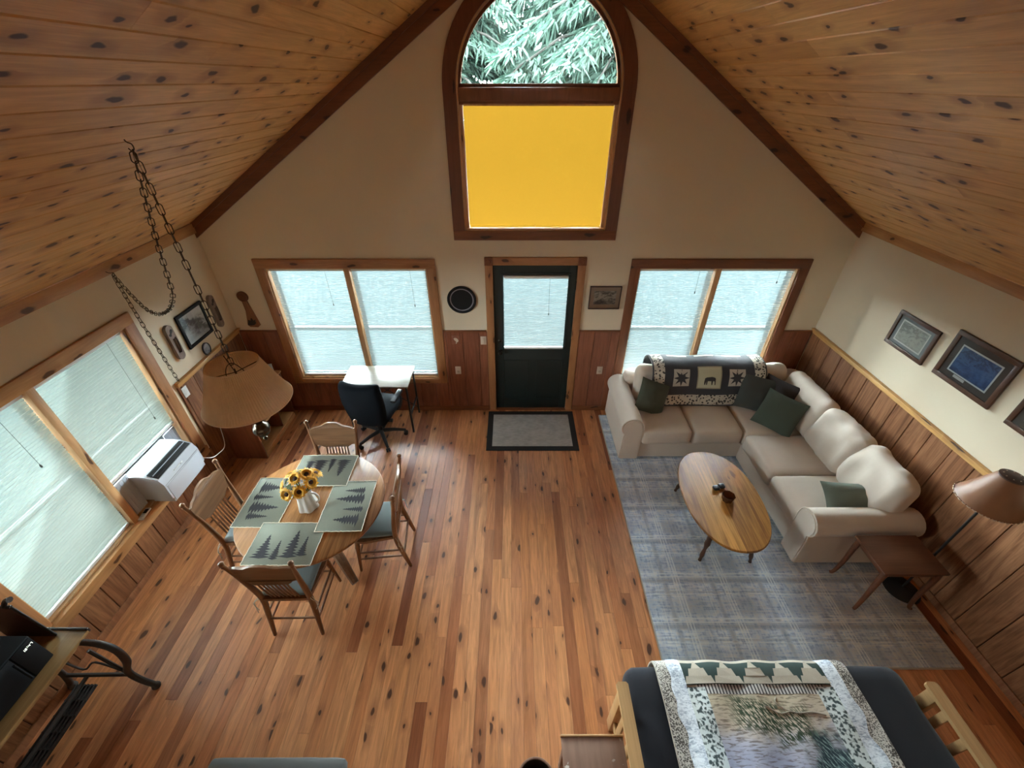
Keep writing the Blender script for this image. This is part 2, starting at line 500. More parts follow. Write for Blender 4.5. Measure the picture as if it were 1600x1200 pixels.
# ---------------------------------------------------------------- openings
W1 = (-2.76, -0.95, 0.52, 2.02)            # end wall, left of the door
W2 = (1.42, 3.21, 0.52, 2.02)              # end wall, right of the door
DR = (-0.215, 0.733, 0.0, 2.05)            # door slab
AX, AR, AZ, AB = 0.243, 0.745, 3.655, 2.425  # arch centre, radius, spring, sill
W4 = (1.48, 3.25, 0.50, 1.985)             # left wall window (y0, y1, z0, z1)
def rect(r): return [(r[0], r[2]), (r[1], r[2]), (r[1], r[3]), (r[0], r[3])]
def arch(r, z0, n=40, cz=AZ):
    return [(AX - r, z0)] + [(AX + r, z0)] + [(AX + r * math.cos(PI * k / n), cz + r * math.sin(PI * k / n)) for k in range(n + 1)]

door_hole = [(DR[0] - .01, -0.015), (DR[1] + .01, -0.015), (DR[1] + .01, DR[3] + .01), (DR[0] - .01, DR[3] + .01)]
outer = [(XL - TH, -0.02), (XR + TH, -0.02), (XR + TH, EZ - SLR * TH + .05), (RX, RZ + .05), (XL - TH, EZ - SLL * TH + .05)]
we = struct(M().prism([outer, rect(W1), rect(W2), door_hole, arch(AR, AB)], YE, YE + TH, 'xz').obj('wall_end', m_wall, None, None), 'tall cream gable wall with door and windows')
wl = struct(M().prism([[(YB, -0.02), (YE, -0.02), (YE, EZ + .03), (YB, EZ + .03)], rect(W4)], XL - TH, XL, 'yz').obj('wall_left', m_wall, None, None), 'low cream wall under the left eave')
wr = struct(M().prism([[(YB, -0.02), (YE, -0.02), (YE, EZ + .03), (YB, EZ + .03)]], XR, XR + TH, 'yz').obj('wall_right', m_wall, None, None), 'low cream wall under the right eave')
wb = struct(M().prism([outer], YB - TH, YB, 'xz').obj('wall_back', m_wall, None, None), 'gable wall behind the loft')
struct(M().box(((XL + XR) / 2, (YB - .35) / 2, 2.47), (XR - XL, -0.35 - YB, 0.24)).obj('floor_loft', m_ceil, None, None), 'loft floor above the back of the room')

# ---------------------------------------------------------------- wainscot planks
def wains(parent, side, a, b, z1, z0=0.0, step=0.203, off=0.0):
    t = 0.012
    mat = m_panel_e if side == 'e' else m_panel_s
    bk = M()
    if side == 'e': bk.box(((a + b) / 2, YE - 0.002, (z0 + z1) / 2), (b - a, 0.004, z1 - z0))
    elif side == 'l': bk.box((XL + 0.002, (a + b) / 2, (z0 + z1) / 2), (0.004, b - a, z1 - z0))
    else: bk.box((XR - 0.002, (a + b) / 2, (z0 + z1) / 2), (0.004, b - a, z1 - z0))
    bk.obj('backing_strip', m_groove, parent, None)
    k0 = math.floor((a - off) / step)
    p = a
    while p < b - 0.004:
        k0 += 1
        q = min(b, off + k0 * step)
        w = q - p
        if w > 0.012:
            me = plank(w, z1 - z0, t, 0.003, 0.006 if side != 'e' else 0.003, False).mesh('panel_board', None)
            c = (p + q) / 2; zc = (z0 + z1) / 2
            if side == 'e': o = put('panel_board', me, None, parent, (c, YE - t - 0.004, zc), rot=(PI / 2, 0, 0))
            elif side == 'l': o = put('panel_board', me, None, parent, (XL + t + 0.004, c, zc), rot=(PI / 2, 0, PI / 2))
            else: o = put('panel_board', me, None, parent, (XR - t - 0.004, c, zc), rot=(PI / 2, 0, -PI / 2))
            me.materials.append(m_panel_ey if side == 'e' else m_panel_sy)
        p = q
def retarget(src_name, tones, **kw): return wood(src_name, tones, 'Y', 0.0, **kw)
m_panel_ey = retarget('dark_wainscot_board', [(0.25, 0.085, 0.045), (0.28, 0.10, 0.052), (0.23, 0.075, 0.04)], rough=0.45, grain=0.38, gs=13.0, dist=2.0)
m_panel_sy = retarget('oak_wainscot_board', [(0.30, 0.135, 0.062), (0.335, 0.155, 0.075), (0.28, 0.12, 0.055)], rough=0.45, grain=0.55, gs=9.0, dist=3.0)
CR = 1.215
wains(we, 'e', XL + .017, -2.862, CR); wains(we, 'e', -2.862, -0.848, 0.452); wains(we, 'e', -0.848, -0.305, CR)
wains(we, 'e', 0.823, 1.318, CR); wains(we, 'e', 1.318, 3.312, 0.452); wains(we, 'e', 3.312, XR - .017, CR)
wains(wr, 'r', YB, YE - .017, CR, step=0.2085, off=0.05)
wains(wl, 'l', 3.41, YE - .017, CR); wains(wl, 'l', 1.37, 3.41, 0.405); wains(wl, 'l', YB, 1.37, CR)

def trim(n, label, m, mat):
    return struct(m.obj('trim_%d' % n, mat, None, 35), label)
# cap rails
trim(1, 'yellow pine cap rail along the right wainscot', M().box((XR - .016, (YB + YE) / 2, 1.236), (.032, YE - YB, .042), .006).box((XR - .021, (YB + YE) / 2, 1.262), (.042, YE - YB, .012), .004), m_cap)
trim(2, 'pine cap rail on the left wainscot beyond the window', M().box((XL + .016, (3.41 + YE) / 2, 1.236), (.032, YE - 3.41, .042), .006).box((XL + .021, (3.41 + YE) / 2, 1.262), (.042, YE - 3.41, .012), .004), m_cap)
trim(3, 'pine cap rail on the left wainscot nearer the loft', M().box((XL + .016, (YB + 1.37) / 2, 1.236), (.032, 1.37 - YB, .042), .006), m_cap)
m = M()
for a, b in ((XL, -2.865), (-0.845, -0.31), (0.823, 1.32), (3.31, XR)): m.box(((a + b) / 2, YE - .012, 1.225), (b - a, .024, .022), .004)
trim(4, 'narrow dark cap strip on the end wall wainscot', m, m_gable)
# gable boards along the sloping ceiling
def gable(n, side):
    m = M(); w = 0.125
    for (dz, hw, t) in ((0.0, w, 0.030), (0.0, 0.045, 0.046)):
        x0 = XL if side == 'left' else XR
        k = math.hypot(1, SLL if side == 'left' else SLR)
        poly = [(x0, EZ), (RX, RZ), (RX, RZ - hw * k), (x0, EZ - hw * k)]
        m.prism([poly], YE - t, YE, 'xz')
    return trim(n, 'reddish board edging the %s slope of the gable wall' % side, m, m_gable)
gable(5, 'left'); gable(6, 'right')
trim(7, 'knotty pine board along the left eave', M().box((XL + .012, (YB + YE) / 2, EZ - .045), (.024, YE - YB, .10), .004), m_trimy)
trim(8, 'knotty pine board along the right eave', M().box((XR - .012, (YB + YE) / 2, EZ - .030), (.024, YE - YB, .085), .004), m_trimy)
for n, (a, b) in {'end': (XL, DR[0] - .09)}.items():
    m = M().box(((a + b) / 2, YE - .022, .035), (b - a, .014, .07), .003).box(((DR[1] + .09 + XR) / 2, YE - .022, .035), (XR - DR[1] - .09, .014, .07), .003)
    struct(m.obj('baseboard_end', m_gable, None, 35), 'dark baseboard at the foot of the end wall')
struct(M().box((XL + .022, (YB + YE) / 2, .035), (.014, YE - YB, .07), .003).obj('baseboard_left', m_panel_s, None, 35), 'oak baseboard at the foot of the left wall')
struct(M().box((XR - .022, (YB + YE) / 2, .035), (.014, YE - YB, .07), .003).obj('baseboard_right', m_panel_s, None, 35), 'oak baseboard at the foot of the right wall')
# ---------------------------------------------------------------- windows
m_jamb = wood('honey_pine_jamb', [(0.62, 0.36, 0.17)], 'Z', 0.2, (0.1, 0.5), rough=0.4, grain=0.18)
m_sash = plain('backlit_dark_sash', (0.012, 0.011, 0.010), 0.5, 0.03)  # near-black colour stands in for the shaded look of backlit rails
m_cord = plain('grey_cord', (0.10, 0.10, 0.09), 0.8)
CW = 0.10
def window_rect(n, label, r, place, casing_mats, sill=False):
    """built in local (u along the wall, d into the wall, z); place(u,d,z)->world; two double-hung lights"""
    u0, u1, z0, z1 = r
    w = shell('window_%d' % n, label)
    def box(name, a, b, mat, bev=0.004):
        A, B = Vector(place(*a)), Vector(place(*b))
        c = (A + B) / 2; s = [abs(A[k] - B[k]) for k in range(3)]
        o = M().box((0, 0, 0), s, bev).obj(name, mat, w, 35, c); return o
    mv, mh = casing_mats
    box('casing', (u0 - CW, -.022, z0 - (.02 if sill else .07)), (u0 + .004, .0, z1), mv)
    box('casing', (u1 - .004, -.022, z0 - (.02 if sill else .07)), (u1 + CW, .0, z1), mv)
    box('casing', (u0 - CW, -.024, z1 - .004), (u1 + CW, .0, z1 + CW), mh)
    if sill: box('sill', (u0 - CW, -.045, z0 - .095), (u1 + CW, .0, z0 + .004), mh)
    else: box('sill', (u0, -.026, z0 - .065), (u1, .0, z0 + .004), mh)
    box('jamb', (u0, 0, z0), (u0 + .018, .13, z1), m_jamb, .002); box('jamb', (u1 - .018, 0, z0), (u1, .13, z1), m_jamb, .002)
    box('jamb', (u0, 0, z1 - .018), (u1, .13, z1), m_jamb, .002); box('jamb', (u0, 0, z0), (u1, .13, z0 + .018), m_jamb, .002)
    um = (u0 + u1) / 2
    box('mullion', (um - .032, -.004, z0), (um + .032, .13, z1), m_jamb, .003)
    for a, b in ((u0 + .018, um - .032), (um + .032, u1 - .018)):
        zm = z0 + (z1 - z0) * 0.46
        for (c, d, dd) in ((z0 + .018, zm + .02, .075), (zm - .02, z1 - .018, .100)):
            s = .04
            f = box('sash', (a, dd, c), (b, dd + .022, c + s), m_sash, .003)
            box('sash', (a, dd, d - s), (b, dd + .022, d), m_sash, .003)
            box('sash', (a, dd, c), (a + s, dd + .022, d), m_sash, .003); box('sash', (b - s, dd, c), (b, dd + .022, d), m_sash, .003)
            box('pane', (a + s, dd + .009, c + s), (b - s, dd + .013, d - s), m_glass, 0)
    return w
pe = lambda u, d, z: (u, YE + d, z)
pl = lambda u, d, z: (XL - d, u, z)
window_rect(1, 'double window left of the door behind the desk', W1, pe, (m_trim, m_trimx))
window_rect(2, 'double window right of the door behind the sofa', W2, pe, (m_darktrim, m_gable))
window_rect(4, 'double window in the left wall with air conditioner', W4, pl, (m_trim, m_trimy), True)

def blind(label, a, b, z0, z1, place, mat, cord=None, depth=0.040):
    """pleated cellular blind; cord = (u, z_end)"""
    c = place((a + b) / 2, depth, z0)
    t = thing('cellular_blind', label, 'blind', c, group='cellular blinds')
    loc = lambda u, d, z: Vector(place(u, d, z)) - Vector(c)
    n = int(round((z1 - z0 - .05) / 0.0125)); m = M(); vs, fs = [], []
    for k in range(n + 1):
        z = z0 + .022 + (z1 - z0 - .05) * k / n; d = depth + (0.0055 if k % 2 else -0.0055)
        vs += [loc(a, d, z), loc(b, d, z)]
        if k: fs.append((2 * k - 2, 2 * k - 1, 2 * k + 1, 2 * k))
    m.add(vs, fs).obj('pleated_fabric', mat, t, None)
    def bx(name, u0, u1, d0, d1, c0, c1, mt):
        A, B = loc(u0, d0, c0), loc(u1, d1, c1)
        M().box((A + B) / 2, [abs(A[k] - B[k]) for k in range(3)], .003).obj(name, mt, t)
    bx('head_rail', a, b, depth - .016, depth + .016, z1 - .03, z1, m_white)
    bx('bottom_rail', a, b, depth - .011, depth + .011, z0, z0 + .024, m_white)
    if cord:
        u, ze = cord
        cd = M().tube([loc(u, depth - .018, z1 - .03), loc(u + .004, depth - .018, ze)], .0016, 5).obj('cord', m_cord, t)
        M().lathe([(.002, .012), (.006, 0), (.007, -.016), (.004, -.02)], 10, loc(u + .004, depth - .018, ze)).obj('tassel', m_cord, cd)
    return t
um1 = (W1[0] + W1[1]) / 2; um2 = (W2[0] + W2[1]) / 2; um4 = (W4[0] + W4[1]) / 2
G1 = 0.030
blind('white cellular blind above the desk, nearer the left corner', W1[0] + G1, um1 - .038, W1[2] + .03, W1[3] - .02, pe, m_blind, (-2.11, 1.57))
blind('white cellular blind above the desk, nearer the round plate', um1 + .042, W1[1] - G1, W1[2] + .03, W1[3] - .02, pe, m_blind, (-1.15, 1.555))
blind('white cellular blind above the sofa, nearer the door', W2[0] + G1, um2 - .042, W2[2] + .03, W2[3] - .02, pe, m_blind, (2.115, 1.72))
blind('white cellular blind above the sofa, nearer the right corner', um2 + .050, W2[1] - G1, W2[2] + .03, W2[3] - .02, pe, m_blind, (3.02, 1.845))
blind('pale green-lit cellular blind drawn fully down beside the iron table', W4[0] + G1, um4 - .038, W4[2] + .02, W4[3] - .02, pl, m_blind_l, (2.12, 1.475))
blind('pale green-lit cellular blind lowered only to the air conditioner', um4 + .042, W4[1] - G1, 0.93, W4[3] - .02, pl, m_blind_l, (3.06, 1.13))

# ---------------------------------------------------------------- arched window and yellow shade
w3 = shell('window_3', 'tall arched window high in the gable with clear half-round top')
NA = 40
def ring(ro, ri, z0, y0, y1, name, mat, parent, legs=True):
    o = [(AX + ro * math.cos(PI * k / NA), AZ + ro * math.sin(PI * k / NA)) for k in range(NA + 1)]
    i = [(AX + ri * math.cos(PI * k / NA), AZ + ri * math.sin(PI * k / NA)) for k in range(NA + 1)]
    if legs: poly = [(AX + ro, z0)] + o + [(AX - ro, z0), (AX - ri, z0)] + i[::-1] + [(AX + ri, z0)]
    else: poly = o + i[::-1]
    return M().prism([poly], y0, y1, 'xz').obj(name, mat, parent, 35)
m_archc = wood('redwood_arch', [(0.17, 0.055, 0.025)], 'Z', 0.3, (0.13, 0.5), (0.04, 0.012, 0.006), 0.45, 0.22)
ring(AR + .115, AR - .004, AB - .0, YE - .024, YE, 'casing', m_archc, w3)
M().box((AX, YE - .012, AB - .05), (2 * (AR + .115), .024, .10), .004).obj('casing', m_gable, w3)
ring(AR, AR - .018, AB, YE, YE + .13, 'jamb', m_jamb, w3)
M().box((AX, YE + .065, AB + .009), (2 * AR, .13, .018)).obj('jamb', m_jamb, w3)
ring(AR - .018, AR - .042, AZ + .015, YE + .055, YE + .10, 'sash', m_darktrim, w3, True)
M().box((AX, YE + .075, AZ + .022), (2 * AR - .05, .05, .03), .004).obj('sash', m_darktrim, w3)
M().box((AX, YE + .055, AZ - .043), (2 * AR - .036, .11, .105), .006).obj('transom_bar', m_darktrim, w3)
M().box((AX, YE + .045, AZ - .105), (2 * AR - .036, .05, .035), .006).obj('transom_bar', m_darktrim, w3)
for s in (-1, 1):
    M().box((AX + s * (AR - .034), YE + .06, (AB + AZ) / 2 - .05), (.030, .06, AZ - AB - .11), .004).obj('sash', m_jamb, w3)
M().prism([[(AX + (AR - .03) * math.cos(PI * k / NA), AZ + .02 + (AR - .03) * math.sin(PI * k / NA)) for k in range(NA + 1)]], YE + .078, YE + .082, 'xz').obj('pane', m_glass, w3, None)
M().box((AX, YE + .100, (AB + AZ) / 2 - .05), (2 * AR - .08, .004, AZ - AB - .12)).obj('pane', m_glass, w3, None)
ys = thing('roller_shade', 'yellow roller shade drawn down over the arched window', 'blind', (AX, YE + .030, AB + .025))
ht = AZ - AB - .145
M().grid(lambda u, v: ((u - .5) * 2 * (AR - .056), .004 * math.sin(9 * u + 5 * v) * math.sin(4 * v + 2) + .002 * mnoise.noise(Vector((u * 7, v * 7, 1))), .02 + v * (ht - .02)), 34, 34).obj('shade_cloth', m_yellow, ys)
M().tube([(-(AR - .06), 0, ht), (AR - .06, 0, ht)], .012, 10).obj('roller', m_jamb, ys)
M().box((0, 0, .012), (2 * (AR - .062), .010, .022), .003).obj('hem_bar', m_yellow, ys)
M().lathe([(.004, -.004), (.006, 0), (.004, .004)], 8, (0, -.008, .012)).obj('pull_ring', m_jamb, ys)

# ---------------------------------------------------------------- door
m_door = plain('dark_green_door_paint', (0.007, 0.015, 0.015), 0.45, 0.12, 6.0)
d1 = shell('door_1', 'dark green entry door with a blind over its upper glass')
x0, x1, _, zt = DR
GX0, GX1, GZ0, GZ1 = -0.098, 0.640, 0.975, 1.925
yf = YE + .012; dt = .045; ym = yf + dt / 2
for c, s in ((((x0 + GX0) / 2, ym, zt / 2), (GX0 - x0, dt, zt)), (((x1 + GX1) / 2, ym, zt / 2), (x1 - GX1, dt, zt)),
             (((GX0 + GX1) / 2, ym, (zt + GZ1) / 2), (GX1 - GX0, dt, zt - GZ1)), (((GX0 + GX1) / 2, ym, GZ0 / 2), (GX1 - GX0, dt, GZ0))):
    M().box(c, s, .002).obj('door_leaf', m_door, d1)
m = M()
for a, b, c, dd in ((GX0 - .03, GX1 + .03, GZ1, GZ1 + .03), (GX0 - .03, GX1 + .03, GZ0 - .03, GZ0), (GX0 - .03, GX0, GZ0, GZ1), (GX1, GX1 + .03, GZ0, GZ1)):
    m.box(((a + b) / 2, yf - .004, (c + dd) / 2), (b - a, .012, dd - c), .003)
m.obj('glass_moulding', m_door, d1)
for px in (0.05, 0.49):
    M().prism([[(px - .17, .16), (px + .17, .16), (px + .17, .80), (px - .17, .80)], [(px - .15, .18), (px + .15, .18), (px + .15, .78), (px - .15, .78)]], yf - .005, yf + .002, 'xz').obj('panel_moulding', m_door, d1, 35)
M().box(((GX0 + GX1) / 2, ym, (GZ0 + GZ1) / 2), (GX1 - GX0, .005, GZ1 - GZ0)).obj('pane', m_glass, d1, None)
k = M().lathe([(.010, 0), (.026, .003), (.026, .008), (.010, .012), (.010, .035), (.026, .042), (.029, .055), (.022, .066), (0, .070)], 20).obj('door_knob', plain('dark_bronze', (.03, .022, .018), .35, Metallic=0.8), d1, 60)
k.location = (x0 + .07, yf, .93); k.rotation_euler = (PI / 2, 0, 0)
k2 = M().lathe([(.026, 0), (.026, .01), (.018, .016), (0, .017)], 20).obj('dead_bolt', k.data.materials[0], d1, 60)
k2.location = (x0 + .07, yf, 1.08); k2.rotation_euler = (PI / 2, 0, 0)
for z in (.25, 1.05, 1.80): M().tube([(x1 + .004, yf - .006, z - .05), (x1 + .004, yf - .006, z + .05)], .007, 8).obj('hinge', k.data.materials[0], d1)
dw = .088
for xa, xb in ((x0 - .012, x0 + .012), (x1 - .012, x1 + .012)): M().box(((xa + xb) / 2, YE + .095, zt / 2), (xb - xa, .07, zt + .02), .002).obj('door_stop', m_jamb, d1)
M().box(((x0 + x1) / 2, YE + .095, zt + .002), (x1 - x0, .07, .024), .002).obj('door_stop', m_jamb, d1)
for xa in (x0 - dw, x1): M().box((xa + dw / 2, YE - .011, (zt + .004) / 2), (dw, .022, zt + .004), .004).obj('casing', m_trim, d1)
M().box(((x0 + x1) / 2, YE - .011, zt + dw / 2), (x1 - x0, .022, dw), .004).obj('casing', m_trimx, d1)
for xa in (x0 - dw, x1):
    cb = M().box((xa + dw / 2, YE - .014, zt + dw / 2), (dw + .004, .028, dw + .004), .004).obj('corner_block', m_darktrim, d1)
    M().lathe([(.036, 0), (.034, .006), (.028, .002), (.020, .006), (.012, .002), (0, .007)], 22).obj('rosette', m_darktrim, cb, 50, (xa + dw / 2, YE - .028, zt + dw / 2), rot=(PI / 2, 0, 0))
M().box(((x0 + x1) / 2, YE + .04, .008), (x1 - x0, .14, .016), .004).obj('threshold', m_gable, d1)
pd = lambda u, d, z: (u, YE + d, z)
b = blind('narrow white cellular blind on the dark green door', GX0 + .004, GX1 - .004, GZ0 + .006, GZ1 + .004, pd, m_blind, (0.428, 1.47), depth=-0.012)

# ---------------------------------------------------------------- outside: ground and trees
m_grass = plain('darkened_gravel', (0.0055, 0.0075, 0.0080), 0.95, 0.4, 6.0, Specular_IOR_Level=0.0)  # colour darkened to hold down the brightness seen through the blinds
gr = struct(M().box((0, 8, -0.35), (70, 60, 0.2)).obj('ground', m_grass, None, None), 'dark ground around the cabin')
def leafmat(name, c1, c2):
    g = G(name); n = g.noise(g.coord(), 3.0, 3.0)
    g.set(g.mix(n, c1, c2), 0.7)
    tl = g.node('ShaderNodeBsdfTranslucent'); g.nt.links.new(g.mix(n, c1, c2), tl.inputs[0])
    mxs = g.node('ShaderNodeMixShader'); mxs.inputs[0].default_value = .45
    g.nt.links.new(g.bsdf.outputs[0], mxs.inputs[1]); g.nt.links.new(tl.outputs[0], mxs.inputs[2]); g.nt.links.new(mxs.outputs[0], g.out.inputs[0])
    return g.mat
m_needle = leafmat('spruce_needles', (0.0085, 0.024, 0.017), (0.030, 0.062, 0.046))
m_leaf = leafmat('bright_leaves', (0.010, 0.023, 0.005), (0.025, 0.045, 0.011))
m_bark = plain('grey_bark', (0.016, 0.014, 0.012), 0.95, 0.4, 30.0, 0.6, 40.0)
def conifer(label, loc, h, zlo, rad, nb, seed, zvis=(0, 99)):
    rd = random.Random(seed)
    t = thing('spruce_tree', label, 'tree', loc, group='trees outside')
    M().tube([(0, 0, -.35), (.03, 0, h * .5), (0, 0, h)], [.22, .14, .02], 9).obj('trunk', m_bark, t)
    br = M(); fo = M()
    for k in range(nb):
        q = k / nb; z = zlo + (h - zlo) * q; L = rad * (1 - q * .85) * rd.uniform(.75, 1.1); a = k * 2.4 + rd.uniform(-.4, .4)
        dx, dy = math.cos(a), math.sin(a)
        if dy < 0: L = min(L, (loc[1] - 5.45) / max(.05, -dy))      # boughs stop short of the house wall
        pts = [(dx * L * s, dy * L * s, z - .45 * L * s * s + .10 * L * s) for s in (0, .25, .5, .75, 1)]
        br.tube(pts, [.03, .022, .016, .010, .004], 5)
        dense = zvis[0] < z < zvis[1]
        for i in range(int(L * (80 if dense else 6))):
            s = rd.uniform(.12, 1.0)
            p = Vector((dx * L * s, dy * L * s, z - .45 * L * s * s + .10 * L * s))
            side = Vector((-dy, dx, 0)) * rd.uniform(-1, 1) * .55 * (1.15 - s) * min(1, L)
            p += side + Vector((0, 0, -abs(side.length) * .35))
            # a drooping spray: a fan of thin needles-blades
            for j in range(7 if dense else 4):
                l = rd.uniform(.09, .22) * (1 if dense else 2.2) * (1.5 if loc[1] > 12 else 1); w = l * rd.uniform(.07, .13) * (1 if dense else 1.6)
                dv = Vector((dx * .5 + rd.uniform(-.7, .7), dy * .5 + rd.uniform(-.7, .7), rd.uniform(-1.3, -.2))).normalized()
                sv = dv.cross(Vector((rd.uniform(-1, 1), rd.uniform(-1, 1), .3))).normalized() * w
                o = p + dv * rd.uniform(0, .05)
                fo.add([o - sv * .3, o + sv, o + dv * l, o - sv * 1.0 + dv * l * .4], [(0, 1, 2, 3)])
    br.obj('branches', m_bark, t)
    f = fo.obj('needle_sprays', m_needle, t, None); f['kind'] = 'stuff'
    return t
conifer('large spruce with drooping boughs straight outside the arched window', (1.52, 7.0, 0), 7.6, 3.15, 2.9, 100, 3, (2.4, 6.2))
conifer('spruce reaching in from the left side of the arched window', (-0.93, 7.5, 0), 7.4, 3.2, 1.9, 70, 11, (2.4, 6.2))
def bush(label, name, loc, r, hgt, n, seed, z0=.6):
    rd = random.Random(seed); t = thing(name, label, 'tree', loc, group='trees outside')
    M().tube([(0, 0, -.35), (.05, 0, hgt * .5), (0, .05, hgt * .85)], [.10, .07, .02], 7).obj('trunk', m_bark, t)
    fo = M()
    for i in range(n):
        v = Vector((rd.gauss(0, 1), rd.gauss(0, 1), rd.gauss(0, 1))).normalized() * rd.uniform(.45, 1)
        p = Vector((v.x * r, v.y * r, z0 + (hgt - z0) * (.5 + .5 * v.z)))
        a = Vector((rd.uniform(-1, 1), rd.uniform(-1, 1), rd.uniform(-1, .4))).normalized(); b = a.cross(Vector((rd.uniform(-1, 1), rd.uniform(-1, 1), 1))).normalized()
        l = rd.uniform(.06, .12) * (1.8 if r > 2 else 1)
        fo.add([p, p + a * l * .5 + b * l * .3, p + a * l, p + a * l * .5 - b * l * .3], [(0, 1, 2, 3)])
    f = fo.obj('leaves', m_leaf, t, None); f['kind'] = 'stuff'
bush('bright green leafy tree low in the arched window view', 'leafy_tree', (-1.9, 11.2, 0), 1.1, 4.6, 9000, 4, 3.0)
bush('leafy tree shading the left wall window from outside', 'leafy_tree', (-5.3, 2.6, 0), 1.3, 4.2, 6000, 9, 1.9)

# ---------------------------------------------------------------- dining set
m_oak = wood('golden_oak_top', [(0.37, 0.175, 0.062)], 'Y', 0.0, dark=(0.20, 0.08, 0.02), rough=0.32, grain=0.6, gs=11.0, coat=0.2, byobj=False, dist=2.5, boards=.15)
m_oak2 = wood('oak_chair_wood', [(0.235, 0.11, 0.048), (0.26, 0.12, 0.055)], 'Z', 0.0, dark=(0.12, 0.05, 0.02), rough=0.42, grain=0.4, gs=14.0)
m_oak3 = wood('oak_crest_wood', [(0.225, 0.115, 0.056)], 'X', 0.0, dark=(0.12, 0.05, 0.02), rough=0.42, grain=0.4, gs=14.0)
m_cush = fabric('dark_teal_cushion', (0.17, 0.205, 0.21), weave=500)
m_tie = fabric('pale_tie', (0.42, 0.38, 0.30))
TX, TY, TZ = -1.72, 2.37, 0.755
t = thing('dining_table', 'round golden oak pedestal dining table set with four placemats', 'table', (TX, TY, 0))
m = M(); R = 0.605
m.lathe([(0, TZ - .032), (R - .02, TZ - .032), (R - .004, TZ - .024), (R, TZ - .014), (R - .003, TZ - .004), (R - .012, TZ), (0, TZ)], 72)
m.obj('table_top', m_oak, t, 30)
M().lathe([(0.50, TZ - .11), (0.52, TZ - .11), (0.52, TZ - .033), (0.50, TZ - .033), (0.50, TZ - .11)], 64).obj('apron', m_oak2, t, 30)
M().lathe([(.11, .13), (.13, .16), (.12, .20), (.075, .26), (.065, .34), (.10, .44), (.115, .50), (.08, .56), (.07, .62), (.11, .66), (.20, .69), (.20, .72), (0, .72)], 32).obj('pedestal', m_oak2, t, 40)
for k in range(4):
    a = PI / 4 + k * PI / 2
    pts = spline([(.08 * math.cos(a), .08 * math.sin(a), .20), (.22 * math.cos(a), .22 * math.sin(a), .17), (.34 * math.cos(a), .34 * math.sin(a), .085), (.44 * math.cos(a), .44 * math.sin(a), .032)], 5)
    M().tube(pts, [.05 - .02 * i / len(pts) for i in range(len(pts))], 8).obj('foot', m_oak2, t, 40)

def dining_chair(label, loc, rotz):
    t = thing('dining_chair', label, 'chair', loc, rotz, 'pressed back dining chairs')
    lean = lambda z: -.175 - max(0, z - .45) * .10
    # seat: rounded trapezoid with a dished top
    poly = [(-.185, -.19), (.185, -.19), (.215, .10), (.20, .18), (.13, .215), (-.13, .215), (-.20, .18), (-.215, .10)]
    M().prism([poly], .425, .455, 'xy').obj('seat', m_oak2, t, 40)
    for s in (-1, 1):
        pts = spline([(s * .195, -.245, .0), (s * .19, -.20, .24), (s * .185, -.172, .45), (s * .205, lean(.75), .75), (s * .235, lean(1.0) - .012, 1.0)], 6)
        n = len(pts)
        m = M().tube(pts, [.014 + .009 * math.sin(PI * min(1, i / n * 1.15)) for i in range(n)], 9)
        m.lathe([(0, -.02), (.015, -.016), (.012, .0), (.019, .012), (.020, .026), (.012, .038), (0, .041)], 12, (s * .236, lean(1.0) - .012, 1.0))
        m.obj('back_post', m_oak2, t, 50)
        m = M().tube([(s * .175, .17, .43), (s * .178, .175, .36), (s * .186, .188, .22), (s * .198, .208, .0)], [.017, .022, .018, .012], 10)
        m.lathe([(.018, -.012), (.025, 0), (.018, .012)], 12, (s * .179, .177, .34)).obj('front_leg', m_oak2, t, 50)
        for z in (.17, .26): M().tube([(s * .19, -.215 + .0, z), (s * .188, 0, z), (s * .19, .19, z)], [.008, .011, .008], 8).obj('stretcher', m_oak2, t)
    for z in (.20, .29): M().tube([(-.19, .187, z), (0, .187, z), (.19, .187, z)], [.008, .012, .008], 8).obj('stretcher', m_oak2, t)
    M().tube([(-.19, -.215, .21), (.19, -.215, .21)], .009, 8).obj('stretcher', m_oak2, t)
    half = [(.215, .765), (.222, .955), (.205, .945), (.185, .957), (.16, .965), (.135, .965), (.10, .972), (.075, .990), (.05, 1.002), (.02, 1.006)]
    low = [(-.215, .765), (-.185, .765), (-.165, .762), (-.15, .745), (-.135, .735), (-.12, .722), (.12, .722), (.135, .735), (.15, .745), (.165, .762), (.185, .765)]
    out = half + [(-x, z) for x, z in reversed(half[1:])]
    poly = low[1:-1] + [low[-1]] + out[0:] + [(-.215, .765)]
    cr = M()
    n0 = len(cr.v); cr.prism([poly], -.010, .010, 'xz')
    # bow the crest back and lean it
    cr.v = [(x, y + lean(z) - .022 * (1 - (x / .22) ** 2), z) for x, y, z in cr.v]
    crest = cr.obj('crest_rail', m_oak3, t, 30)
    rim = [(x, lean(z) - .022 * (1 - (x / .22) ** 2) + .004, z - .012) for x, z in out[1:]]
    M().tube(rim, .0045, 6).obj('carved_edge', m_oak3, crest)
    for k in range(8):
        x = -.105 + .03 * k
        M().tube([(x * 1.02, -.168, .45), (x, lean(.52), .52), (x, lean(.62) - .010, .62), (x, lean(.73) - .016, .73)], [.006, .009, .008, .006], 7).obj('spindle', m_oak2, t)
    cu = superbox(.37, .36, .035, .016, 10, .012, .003, seed=loc[0] * 9).obj('seat_cushion', m_cush, t, 60, (0, .012, .474))
    for s in (-1, 1):
        for d in (0, 1):
            M().tube(spline([(s * .17, -.15, .475), (s * .205, -.175 - .02 * d, .46), (s * (.235 + .015 * d), -.20, .43 - .02 * d), (s * (.24 - .02 * d), -.215, .30 + .04 * d)], 4), .003, 5).obj('cushion_tie', m_tie, cu, 40, (0, -.012, -.474))
    return t
